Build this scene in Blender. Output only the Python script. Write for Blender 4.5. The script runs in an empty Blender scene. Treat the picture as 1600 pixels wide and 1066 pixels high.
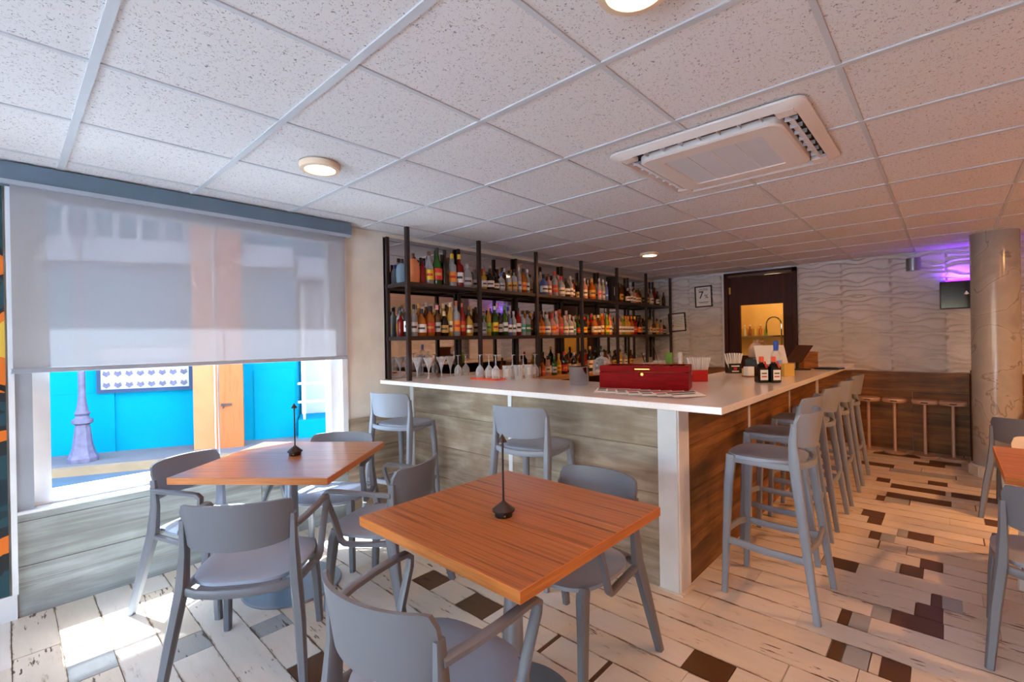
import bpy, bmesh, math, random
from mathutils import Vector, Matrix
PI = math.pi
R = math.radians
random.seed(7)
scene = bpy.context.scene
COL = scene.collection

# ---------------------------------------------------------------- camera
F_PX, CAM_H = 735.0, 1.42
YAW, PITCH, ROLL = R(42.8), R(-0.117), R(-1.02)
fw = Vector((math.cos(PITCH)*math.cos(YAW), math.cos(PITCH)*math.sin(YAW), math.sin(PITCH)))
rt = fw.cross(Vector((0, 0, 1))).normalized()
up = rt.cross(fw)
rt2 = rt*math.cos(ROLL)+up*math.sin(ROLL)
up2 = -rt*math.sin(ROLL)+up*math.cos(ROLL)
cam_d = bpy.data.cameras.new('camera')
cam_d.sensor_width = 36.0
cam_d.lens = 36.0*F_PX/1600.0
cam_d.clip_start = 0.02
cam = bpy.data.objects.new('camera', cam_d)
COL.objects.link(cam)
cam.matrix_world = Matrix(((rt2.x, up2.x, -fw.x, 0), (rt2.y, up2.y, -fw.y, 0), (rt2.z, up2.z, -fw.z, CAM_H), (0, 0, 0, 1)))
scene.camera = cam
EYE = Vector((0, 0, CAM_H))


def ray(u, v):
    return rt2*((u-800)/F_PX) - up2*((v-533)/F_PX) + fw


def onz(u, v, z=0.0):
    d = ray(u, v)
    return EYE + d*((z-CAM_H)/d.z)


def ony(u, v, y):
    d = ray(u, v)
    return EYE + d*(y/d.y)


def onx(u, v, x):
    d = ray(u, v)
    return EYE + d*(x/d.x)


# ---------------------------------------------------------------- world, sun, exposure
W = bpy.data.worlds.new('sky')
scene.world = W
W.use_nodes = True
nt = W.node_tree
bg = nt.nodes['Background']
sky = nt.nodes.new('ShaderNodeTexSky')
sky.sky_type = 'NISHITA'
sky.sun_disc = False
sky.sun_elevation = R(62.5)
sky.sun_rotation = R(0)
sky.air_density = 1.2
sky.dust_density = 1.5
nt.links.new(sky.outputs[0], bg.inputs[0])
bg.inputs[1].default_value = 1.6

sun_d = bpy.data.lights.new('sun', 'SUN')
sun_d.energy = 60.0
sun_d.angle = R(0.8)
sun_d.color = (0.70, 0.87, 1.0)
sun = bpy.data.objects.new('sun', sun_d)
COL.objects.link(sun)
sdir = Vector((0.0, -0.52, -1.0)).normalized()
sun.rotation_euler = sdir.to_track_quat('-Z', 'Y').to_euler()
sun.location = (0, 12, 20)

scene.view_settings.view_transform = 'Standard'
scene.view_settings.look = 'None'
scene.view_settings.exposure = 0.42
scene.view_settings.gamma = 1.0
scene.view_settings.use_curve_mapping = False

# ---------------------------------------------------------------- colours and materials


def lin(c):
    return tuple(((x/255.0)/12.92 if x/255.0 <= 0.04045 else ((x/255.0+0.055)/1.055)**2.4) for x in c)+(1.0,)


MATS = {}


def new_mat(name):
    m = bpy.data.materials.new(name)
    m.use_nodes = True
    MATS[name] = m
    return m, m.node_tree, m.node_tree.nodes['Principled BSDF']


def flat(name, rgb, rough=0.5, metal=0.0, spec=0.5, bump=0.0, bscale=200.0, coat=0.0, vary=0.06, vscale=6.0):
    """plain procedural surface: a colour with slight cloudy variation and fine relief"""
    m, t, p = new_mat(name)
    c = lin(rgb)
    tc = t.nodes.new('ShaderNodeTexCoord')
    n = t.nodes.new('ShaderNodeTexNoise')
    n.inputs['Scale'].default_value = vscale
    n.inputs['Detail'].default_value = 3
    t.links.new(tc.outputs['Object'], n.inputs['Vector'])
    r = t.nodes.new('ShaderNodeValToRGB')
    r.color_ramp.elements[0].position = 0.3
    r.color_ramp.elements[1].position = 0.7
    r.color_ramp.elements[0].color = tuple(x*(1-vary) for x in c[:3])+(1,)
    r.color_ramp.elements[1].color = tuple(min(1, x*(1+vary)) for x in c[:3])+(1,)
    t.links.new(n.outputs['Fac'], r.inputs[0])
    t.links.new(r.outputs[0], p.inputs['Base Color'])
    p.inputs['Roughness'].default_value = rough
    p.inputs['Metallic'].default_value = metal
    p.inputs['Specular IOR Level'].default_value = spec
    if coat:
        p.inputs['Coat Weight'].default_value = coat
        p.inputs['Coat Roughness'].default_value = 0.08
    if bump:
        n2 = t.nodes.new('ShaderNodeTexNoise')
        n2.inputs['Scale'].default_value = bscale
        t.links.new(tc.outputs['Object'], n2.inputs['Vector'])
        b = t.nodes.new('ShaderNodeBump')
        b.inputs['Strength'].default_value = bump
        b.inputs['Distance'].default_value = 0.002
        t.links.new(n2.outputs['Fac'], b.inputs['Height'])
        t.links.new(b.outputs[0], p.inputs['Normal'])
    return m


def emis(name, rgb, strength):
    m, t, p = new_mat(name)
    p.inputs['Base Color'].default_value = lin(rgb)
    p.inputs['Emission Color'].default_value = lin(rgb)
    p.inputs['Emission Strength'].default_value = strength
    return m


def grain(name, stops, scale=(1, 1, 1), nscale=1.0, detail=8, rough=0.5, dist=0.6, coat=0.0, bump=0.15, rand=True, spec=0.5, blot=None):
    """stretched-noise wood grain; stops = [(pos, rgb), ...]"""
    m, t, p = new_mat(name)
    tc = t.nodes.new('ShaderNodeTexCoord')
    mp = t.nodes.new('ShaderNodeMapping')
    mp.inputs['Scale'].default_value = scale
    t.links.new(tc.outputs['Object'], mp.inputs['Vector'])
    if rand:
        oi = t.nodes.new('ShaderNodeObjectInfo')
        mul = t.nodes.new('ShaderNodeMath')
        mul.operation = 'MULTIPLY'
        mul.inputs[1].default_value = 57.0
        t.links.new(oi.outputs['Random'], mul.inputs[0])
        cx = t.nodes.new('ShaderNodeCombineXYZ')
        for i in range(3):
            t.links.new(mul.outputs[0], cx.inputs[i])
        t.links.new(cx.outputs[0], mp.inputs['Location'])
    n = t.nodes.new('ShaderNodeTexNoise')
    n.inputs['Scale'].default_value = nscale
    n.inputs['Detail'].default_value = detail
    n.inputs['Roughness'].default_value = 0.62
    n.inputs['Distortion'].default_value = dist
    t.links.new(mp.outputs[0], n.inputs['Vector'])
    r = t.nodes.new('ShaderNodeValToRGB')
    el = r.color_ramp.elements
    el[0].position, el[0].color = stops[0][0], lin(stops[0][1])
    el[1].position, el[1].color = stops[-1][0], lin(stops[-1][1])
    for ps, c in stops[1:-1]:
        e = el.new(ps)
        e.color = lin(c)
    t.links.new(n.outputs['Fac'], r.inputs[0])
    out = r.outputs[0]
    if blot:
        nb = t.nodes.new('ShaderNodeTexNoise')
        nb.inputs['Scale'].default_value = blot[0]
        nb.inputs['Detail'].default_value = 5
        t.links.new(tc.outputs['Object'], nb.inputs['Vector'])
        rb = t.nodes.new('ShaderNodeValToRGB')
        rb.color_ramp.elements[0].position = 0.42
        rb.color_ramp.elements[1].position = 0.68
        t.links.new(nb.outputs['Fac'], rb.inputs[0])
        mx = t.nodes.new('ShaderNodeMixRGB')
        mx.inputs[2].default_value = lin(blot[1])
        sc = t.nodes.new('ShaderNodeMath')
        sc.operation = 'MULTIPLY'
        sc.inputs[1].default_value = blot[2]
        t.links.new(rb.outputs[0], sc.inputs[0])
        t.links.new(sc.outputs[0], mx.inputs[0])
        t.links.new(out, mx.inputs[1])
        out = mx.outputs[0]
    t.links.new(out, p.inputs['Base Color'])
    p.inputs['Roughness'].default_value = rough
    p.inputs['Specular IOR Level'].default_value = spec
    if coat:
        p.inputs['Coat Weight'].default_value = coat
        p.inputs['Coat Roughness'].default_value = 0.12
    b = t.nodes.new('ShaderNodeBump')
    b.inputs['Strength'].default_value = bump
    b.inputs['Distance'].default_value = 0.002
    t.links.new(n.outputs['Fac'], b.inputs['Height'])
    t.links.new(b.outputs[0], p.inputs['Normal'])
    return m


def see_through(name, rgb, clear=0.85, rough=0.03, tint=(255, 255, 255)):
    """thin glass: straight transparency plus a glossy coat that strengthens at grazing angles"""
    m = bpy.data.materials.new(name)
    m.use_nodes = True
    t = m.node_tree
    t.nodes.clear()
    o = t.nodes.new('ShaderNodeOutputMaterial')
    tr = t.nodes.new('ShaderNodeBsdfTransparent')
    tr.inputs[0].default_value = lin(tint)
    gl = t.nodes.new('ShaderNodeBsdfPrincipled')
    gl.inputs['Base Color'].default_value = lin(rgb)
    gl.inputs['Roughness'].default_value = rough
    lw = t.nodes.new('ShaderNodeLayerWeight')
    lw.inputs[0].default_value = 0.25
    mr = t.nodes.new('ShaderNodeMapRange')
    mr.inputs['From Min'].default_value = 0.0
    mr.inputs['From Max'].default_value = 1.0
    mr.inputs['To Min'].default_value = 1-clear
    mr.inputs['To Max'].default_value = min(1.0, 1-clear+0.55)
    t.links.new(lw.outputs['Facing'], mr.inputs['Value'])
    mx = t.nodes.new('ShaderNodeMixShader')
    t.links.new(mr.outputs[0], mx.inputs[0])
    t.links.new(tr.outputs[0], mx.inputs[1])
    t.links.new(gl.outputs[0], mx.inputs[2])
    t.links.new(mx.outputs[0], o.inputs[0])
    MATS[name] = m
    return m


M = {}
M['plaster'] = flat('plaster', (236, 228, 214), 0.8, bump=0.1)
M['white_wall'] = flat('white_wall', (228, 226, 224), 0.7, bump=0.08)
M['white_trim'] = flat('white_trim', (232, 234, 238), 0.4)
M['white_panel'] = flat('white_panel', (216, 212, 210), 0.45)
M['alu'] = flat('alu', (168, 176, 188), 0.38, metal=0.3)
M['valance'] = flat('valance', (96, 114, 130), 0.5)
M['quartz'] = flat('quartz', (246, 242, 238), 0.14, spec=0.6, vary=0.03, vscale=60)
M['chair'] = flat('chair', (110, 111, 119), 0.42, bump=0.05, bscale=900, vary=0.02)
M['chair_seat'] = flat('chair_seat', (158, 167, 184), 0.45, bump=0.08, bscale=900, vary=0.02)
M['stool'] = flat('stool', (142, 148, 160), 0.42, bump=0.05, bscale=900, vary=0.02)
M['chair_cream'] = flat('chair_cream', (214, 206, 196), 0.45)
M['stool_green'] = flat('stool_green', (84, 104, 92), 0.5)
M['black_metal'] = flat('black_metal', (44, 36, 38), 0.45, metal=0.2)
M['dark_lamp'] = flat('dark_lamp', (58, 44, 40), 0.4, metal=0.5)
M['black'] = flat('black', (18, 17, 18), 0.4)
M['black_gloss'] = flat('black_gloss', (14, 13, 16), 0.12)
M['steel'] = flat('steel', (168, 172, 178), 0.12, metal=1.0)
M['brushed'] = flat('brushed', (150, 158, 170), 0.35, metal=0.9)
M['brass'] = flat('brass', (206, 164, 84), 0.3, metal=1.0)
M['copper_disc'] = flat('copper_disc', (216, 184, 164), 0.35, metal=0.3)
M['ac_white'] = flat('ac_white', (222, 214, 208), 0.45, vary=0.02)
M['ac_grille'] = flat('ac_grille', (206, 210, 216), 0.5, vary=0.02)
M['tee'] = flat('tee', (196, 200, 204), 0.5, vary=0.03)
M['orange_rubber'] = flat('orange_rubber', (232, 84, 36), 0.5)
M['paper'] = flat('paper', (236, 234, 228), 0.7, vary=0.03)
M['ink'] = flat('ink', (40, 38, 44), 0.7)
M['red_ink'] = flat('red_ink', (196, 40, 44), 0.6)
M['red_plastic'] = flat('red_plastic', (196, 24, 24), 0.25)
M['straw'] = flat('straw', (240, 238, 232), 0.5)
M['yellow_card'] = flat('yellow_card', (226, 184, 88), 0.55)
M['stone_jug'] = flat('stone_jug', (176, 152, 134), 0.6)
M['lime'] = flat('lime', (120, 168, 60), 0.5)
M['purple_led'] = emis('purple_led', (96, 20, 255), 14.0)
M['led_warm'] = emis('led_warm', (255, 226, 178), 9.0)
M['lamp_ring'] = flat('lamp_ring', (222, 196, 168), 0.5)
M['concrete'] = flat('concrete', (84, 84, 92), 0.85, bump=0.4, bscale=40, vary=0.15, vscale=3)
M['pale_paving'] = flat('pale_paving', (222, 226, 232), 0.85, bump=0.3, bscale=40, vary=0.06, vscale=3)
M['kerb'] = flat('kerb', (120, 102, 82), 0.85, bump=0.4, bscale=40, vary=0.15, vscale=4)
M['asphalt'] = flat('asphalt', (58, 78, 96), 0.7, bump=0.5, bscale=120, vary=0.15, vscale=5)
M['blue_wall'] = flat('blue_wall', (0, 112, 146), 0.9, spec=0.05, bump=0.15, bscale=60, vary=0.04, vscale=2)
M['blue_dark'] = flat('blue_dark', (20, 44, 78), 0.8)
M['pale_blue'] = flat('pale_blue', (142, 150, 172), 0.7)
M['lamp_post'] = flat('lamp_post', (74, 70, 98), 0.6, bump=0.5, bscale=60, vary=0.3, vscale=14)
M['glass_pane'] = see_through('glass_pane', (8, 10, 12), 0.97, 0.02)
M['clear_glass'] = see_through('clear_glass', (235, 238, 242), 0.80, 0.05)
M['cherry'] = grain('cherry', [(0.3, (104, 3, 8)), (0.7, (140, 6, 10))], (3, 3, 30), 2.0, rough=0.5, spec=0.06, bump=0.02)
M['mahogany'] = grain('mahogany', [(0.3, (44, 14, 12)), (0.6, (66, 24, 18)), (0.8, (84, 34, 22))], (12, 12, 1.0), 1.6, rough=0.5, spec=0.25, bump=0.05)
M['teak_box'] = grain('teak_box', [(0.3, (96, 52, 22)), (0.7, (158, 98, 46))], (4, 4, 30), 1.5, rough=0.45)
M['orange_wood'] = grain('orange_wood', [(0.3, (140, 62, 20)), (0.5, (160, 78, 32)), (0.75, (150, 70, 26))], (9, 9, 0.8), 2.0, rough=0.7)
M['orange_paint'] = flat('orange_paint', (168, 98, 60), 0.7)
M['back_wood'] = grain('back_wood', [(0.3, (150, 104, 58)), (0.7, (198, 150, 92))], (1.5, 20, 20), 1.2, rough=0.4)
# weathered wood-look wall tile (along x / along y)
WST = [(0.26, (112, 94, 78)), (0.42, (166, 146, 124)), (0.56, (194, 176, 154)), (0.72, (212, 197, 178))]
M['wood_tile_x'] = grain('wood_tile_x', WST, (0.9, 9, 14), 1.0, 10, rough=0.6, dist=1.2, bump=0.25, blot=(3.5, (128, 112, 92), 0.5))
M['grey_tile_x'] = grain('grey_tile_x', [(0.26, (102, 102, 98)), (0.42, (146, 150, 148)), (0.56, (170, 176, 176)), (0.72, (190, 197, 198))], (0.9, 9, 14), 1.0, 10, rough=0.6, dist=1.2, bump=0.25, blot=(3.5, (118, 120, 116), 0.5))
M['wood_tile_y'] = grain('wood_tile_y', [(0.26, (116, 98, 82)), (0.42, (156, 138, 118)), (0.56, (178, 161, 141)), (0.74, (200, 185, 166))], (6, 1.3, 11), 1.5, 12, rough=0.6, dist=0.5, bump=0.2, blot=(4.5, (138, 116, 94), 0.75))
WARM_LIT_ST = [(0.26, (78, 46, 14)), (0.42, (124, 78, 30)), (0.56, (158, 104, 46)), (0.74, (184, 132, 68))]  # same wall tile, browned because warm lamp light is put into its colour
M['warm_lit_tile_x'] = grain('warm_lit_tile_x', WARM_LIT_ST, (0.9, 9, 14), 1.0, 10, rough=0.5, dist=1.2, bump=0.25, blot=(3.0, (66, 38, 12), 0.6))
M['warm_lit_tile_y'] = grain('warm_lit_tile_y', WARM_LIT_ST, (9, 0.9, 14), 1.0, 10, rough=0.5, dist=1.2, bump=0.25, blot=(3.0, (66, 38, 12), 0.6))
# striped laminate of the table tops (stripes along local y)
TST = [(0.28, (84, 42, 20)), (0.40, (140, 76, 36)), (0.52, (182, 108, 54)), (0.62, (164, 92, 42)), (0.74, (220, 156, 100))]
M['laminate'] = grain('laminate', TST, (46, 0.6, 1), 1.4, 6, rough=0.30, dist=0.15, bump=0.04, coat=0.15, rand=False)
M['laminate_edge'] = grain('laminate_edge', [(0.3, (176, 96, 36)), (0.7, (214, 130, 56))], (3, 3, 60), 1.0, 4, rough=0.4, bump=0.03)


def mat_tile():
    m, t, p = new_mat('ceiling_tile')
    tc = t.nodes.new('ShaderNodeTexCoord')
    oi = t.nodes.new('ShaderNodeObjectInfo')
    mul = t.nodes.new('ShaderNodeMath')
    mul.operation = 'MULTIPLY'
    mul.inputs[1].default_value = 31.0
    t.links.new(oi.outputs['Random'], mul.inputs[0])
    add = t.nodes.new('ShaderNodeVectorMath')
    add.operation = 'ADD'
    t.links.new(tc.outputs['Object'], add.inputs[0])
    t.links.new(mul.outputs[0], add.inputs[1])
    n = t.nodes.new('ShaderNodeTexNoise')
    n.inputs['Scale'].default_value = 105
    n.inputs['Detail'].default_value = 2.5
    n.inputs['Distortion'].default_value = 1.4
    t.links.new(add.outputs[0], n.inputs['Vector'])
    r = t.nodes.new('ShaderNodeValToRGB')
    r.color_ramp.elements[0].position = 0.33
    r.color_ramp.elements[0].color = lin((140, 136, 138))
    r.color_ramp.elements[1].position = 0.40
    r.color_ramp.elements[1].color = lin((222, 220, 220))
    t.links.new(n.outputs['Fac'], r.inputs[0])
    t.links.new(r.outputs[0], p.inputs['Base Color'])
    p.inputs['Roughness'].default_value = 0.9
    b = t.nodes.new('ShaderNodeBump')
    b.inputs['Strength'].default_value = 0.35
    b.inputs['Distance'].default_value = 0.003
    t.links.new(r.outputs[0], b.inputs['Height'])
    t.links.new(b.outputs[0], p.inputs['Normal'])
    return m


M['tile'] = mat_tile()


def mat_plank(name, paint, wear, under, edge=0.86):
    """painted plank: paint worn away to brown wood along the long edges and in scuffs; UV.x runs -1..1 across"""
    m, t, p = new_mat(name)
    tc = t.nodes.new('ShaderNodeTexCoord')
    oi = t.nodes.new('ShaderNodeObjectInfo')
    mul = t.nodes.new('ShaderNodeMath')
    mul.operation = 'MULTIPLY'
    mul.inputs[1].default_value = 91.0
    t.links.new(oi.outputs['Random'], mul.inputs[0])
    add = t.nodes.new('ShaderNodeVectorMath')
    add.operation = 'ADD'
    t.links.new(tc.outputs['Object'], add.inputs[0])
    t.links.new(mul.outputs[0], add.inputs[1])
    mp = t.nodes.new('ShaderNodeMapping')
    mp.inputs['Scale'].default_value = (26, 5, 5)
    t.links.new(add.outputs[0], mp.inputs['Vector'])
    n = t.nodes.new('ShaderNodeTexNoise')
    n.inputs['Scale'].default_value = 1.0
    n.inputs['Detail'].default_value = 6
    n.inputs['Roughness'].default_value = 0.7
    t.links.new(mp.outputs[0], n.inputs['Vector'])
    sx = t.nodes.new('ShaderNodeSeparateXYZ')
    t.links.new(tc.outputs['UV'], sx.inputs[0])
    ab = t.nodes.new('ShaderNodeMath')
    ab.operation = 'ABSOLUTE'
    t.links.new(sx.outputs[0], ab.inputs[0])
    # wear = smoothstep(edge) + noise
    mr = t.nodes.new('ShaderNodeMapRange')
    mr.inputs['From Min'].default_value = edge
    mr.inputs['From Max'].default_value = 1.02
    mr.inputs['To Min'].default_value = 0.0
    mr.inputs['To Max'].default_value = 0.25
    t.links.new(ab.outputs[0], mr.inputs['Value'])
    s = t.nodes.new('ShaderNodeMath')
    s.operation = 'ADD'
    t.links.new(n.outputs['Fac'], s.inputs[0])
    t.links.new(mr.outputs[0], s.inputs[1])
    r = t.nodes.new('ShaderNodeValToRGB')
    e = r.color_ramp.elements
    e[0].position, e[0].color = 0.30, lin(tuple(min(255, c+8) for c in paint))
    e[1].position, e[1].color = 0.80, lin(under)
    a = e.new(0.62)
    a.color = lin(paint)
    a = e.new(0.70)
    a.color = lin(wear)
    t.links.new(s.outputs[0], r.inputs[0])
    mp2 = t.nodes.new('ShaderNodeMapping')
    mp2.inputs['Scale'].default_value = (70, 11, 11)
    t.links.new(add.outputs[0], mp2.inputs['Vector'])
    n3 = t.nodes.new('ShaderNodeTexNoise')
    n3.inputs['Scale'].default_value = 1.0
    n3.inputs['Detail'].default_value = 4
    t.links.new(mp2.outputs[0], n3.inputs['Vector'])
    n4 = t.nodes.new('ShaderNodeTexNoise')
    n4.inputs['Scale'].default_value = 2.6
    t.links.new(add.outputs[0], n4.inputs['Vector'])
    sm = t.nodes.new('ShaderNodeMath')
    sm.operation = 'MULTIPLY'
    t.links.new(n3.outputs['Fac'], sm.inputs[0])
    t.links.new(n4.outputs['Fac'], sm.inputs[1])
    rs = t.nodes.new('ShaderNodeValToRGB')
    rs.color_ramp.elements[0].position = 0.392
    rs.color_ramp.elements[1].position = 0.43
    t.links.new(sm.outputs[0], rs.inputs[0])
    mxs = t.nodes.new('ShaderNodeMixRGB')
    mxs.inputs[2].default_value = lin(under)
    t.links.new(rs.outputs[0], mxs.inputs[0])
    t.links.new(r.outputs[0], mxs.inputs[1])
    t.links.new(mxs.outputs[0], p.inputs['Base Color'])
    p.inputs['Roughness'].default_value = 0.32
    b = t.nodes.new('ShaderNodeBump')
    b.inputs['Strength'].default_value = 0.12
    b.inputs['Distance'].default_value = 0.002
    b.invert = True
    t.links.new(s.outputs[0], b.inputs['Height'])
    t.links.new(b.outputs[0], p.inputs['Normal'])
    return m


M['plank_white'] = mat_plank('plank_white', (228, 217, 204), (194, 176, 156), (96, 66, 38))
M['plank_cream'] = mat_plank('plank_cream', (222, 206, 186), (184, 164, 138), (92, 62, 34))
M['plank_grey'] = mat_plank('plank_grey', (168, 168, 166), (140, 138, 134), (84, 62, 42))
M['plank_dark'] = mat_plank('plank_dark', (92, 58, 30), (72, 44, 22), (48, 28, 14))
M['floor_base'] = flat('floor_base', (104, 70, 40), 0.6, bump=0.3, bscale=80, vary=0.3, vscale=9)


def mat_marble():
    m, t, p = new_mat('marble_column')
    tc = t.nodes.new('ShaderNodeTexCoord')
    n = t.nodes.new('ShaderNodeTexNoise')
    n.inputs['Scale'].default_value = 2.2
    n.inputs['Detail'].default_value = 6
    n.inputs['Distortion'].default_value = 0.8
    t.links.new(tc.outputs['Object'], n.inputs['Vector'])
    r = t.nodes.new('ShaderNodeValToRGB')
    e = r.color_ramp.elements
    e[0].position, e[0].color = 0.30, lin((158, 151, 144))
    e[1].position, e[1].color = 0.72, lin((138, 132, 128))
    for ps, c in ((0.485, (174, 165, 156)), (0.50, (128, 122, 118)), (0.512, (172, 163, 154))):
        a = e.new(ps)
        a.color = lin(c)
    t.links.new(n.outputs['Fac'], r.inputs[0])
    t.links.new(r.outputs[0], p.inputs['Base Color'])
    p.inputs['Roughness'].default_value = 0.16
    return m


M['marble'] = mat_marble()


def mat_mural():
    m, t, p = new_mat('mural')
    tc = t.nodes.new('ShaderNodeTexCoord')
    n = t.nodes.new('ShaderNodeTexNoise')
    n.inputs['Scale'].default_value = 1.9
    n.inputs['Detail'].default_value = 4
    n.inputs['Distortion'].default_value = 1.2
    t.links.new(tc.outputs['Object'], n.inputs['Vector'])
    r = t.nodes.new('ShaderNodeValToRGB')
    r.color_ramp.interpolation = 'CONSTANT'
    e = r.color_ramp.elements
    e[0].position, e[0].color = 0.0, lin((20, 44, 54))
    e[1].position, e[1].color = 0.62, lin((226, 186, 70))
    for ps, c in ((0.40, (30, 70, 80)), (0.50, (26, 34, 40)), (0.55, (222, 112, 28))):
        a = e.new(ps)
        a.color = lin(c)
    t.links.new(n.outputs['Fac'], r.inputs[0])
    t.links.new(r.outputs[0], p.inputs['Base Color'])
    p.inputs['Roughness'].default_value = 0.5
    return m


M['mural'] = mat_mural()


def mat_shade():
    m = bpy.data.materials.new('shade_fabric')
    m.use_nodes = True
    t = m.node_tree
    t.nodes.clear()
    o = t.nodes.new('ShaderNodeOutputMaterial')
    tr = t.nodes.new('ShaderNodeBsdfTransparent')
    tl = t.nodes.new('ShaderNodeBsdfTranslucent')
    df = t.nodes.new('ShaderNodeBsdfDiffuse')
    tc = t.nodes.new('ShaderNodeTexCoord')
    n = t.nodes.new('ShaderNodeTexNoise')
    n.inputs['Scale'].default_value = 700
    t.links.new(tc.outputs['Object'], n.inputs['Vector'])
    r = t.nodes.new('ShaderNodeValToRGB')
    r.color_ramp.elements[0].color = lin((176, 174, 176))
    r.color_ramp.elements[1].color = lin((196, 194, 196))
    t.links.new(n.outputs['Fac'], r.inputs[0])
    t.links.new(r.outputs[0], df.inputs[0])
    t.links.new(r.outputs[0], tl.inputs[0])
    a = t.nodes.new('ShaderNodeMixShader')
    a.inputs[0].default_value = 0.13
    t.links.new(df.outputs[0], a.inputs[1])
    t.links.new(tl.outputs[0], a.inputs[2])
    b = t.nodes.new('ShaderNodeMixShader')
    b.inputs[0].default_value = 0.75
    t.links.new(tr.outputs[0], b.inputs[1])
    t.links.new(a.outputs[0], b.inputs[2])
    t.links.new(b.outputs[0], o.inputs[0])
    return m


M['shade'] = mat_shade()
mm, mt, mp_ = new_mat('mirror')
mp_.inputs['Base Color'].default_value = lin((206, 206, 208))
mp_.inputs['Metallic'].default_value = 1.0
mp_.inputs['Roughness'].default_value = 0.03
M['mirror'] = mm
GL = {}


def bottle_mat(key, rgb, clear):
    if key not in GL:
        GL[key] = see_through('bottle_'+key, rgb, clear, 0.06, tuple(min(255, int(120+0.53*c)) for c in rgb))
    return GL[key]


def plain(key, rgb, rough=0.5):
    k = 'plain_'+key
    if k not in GL:
        GL[k] = flat(k, rgb, rough, vary=0.03)
    return GL[k]


# ---------------------------------------------------------------- mesh builder


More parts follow.
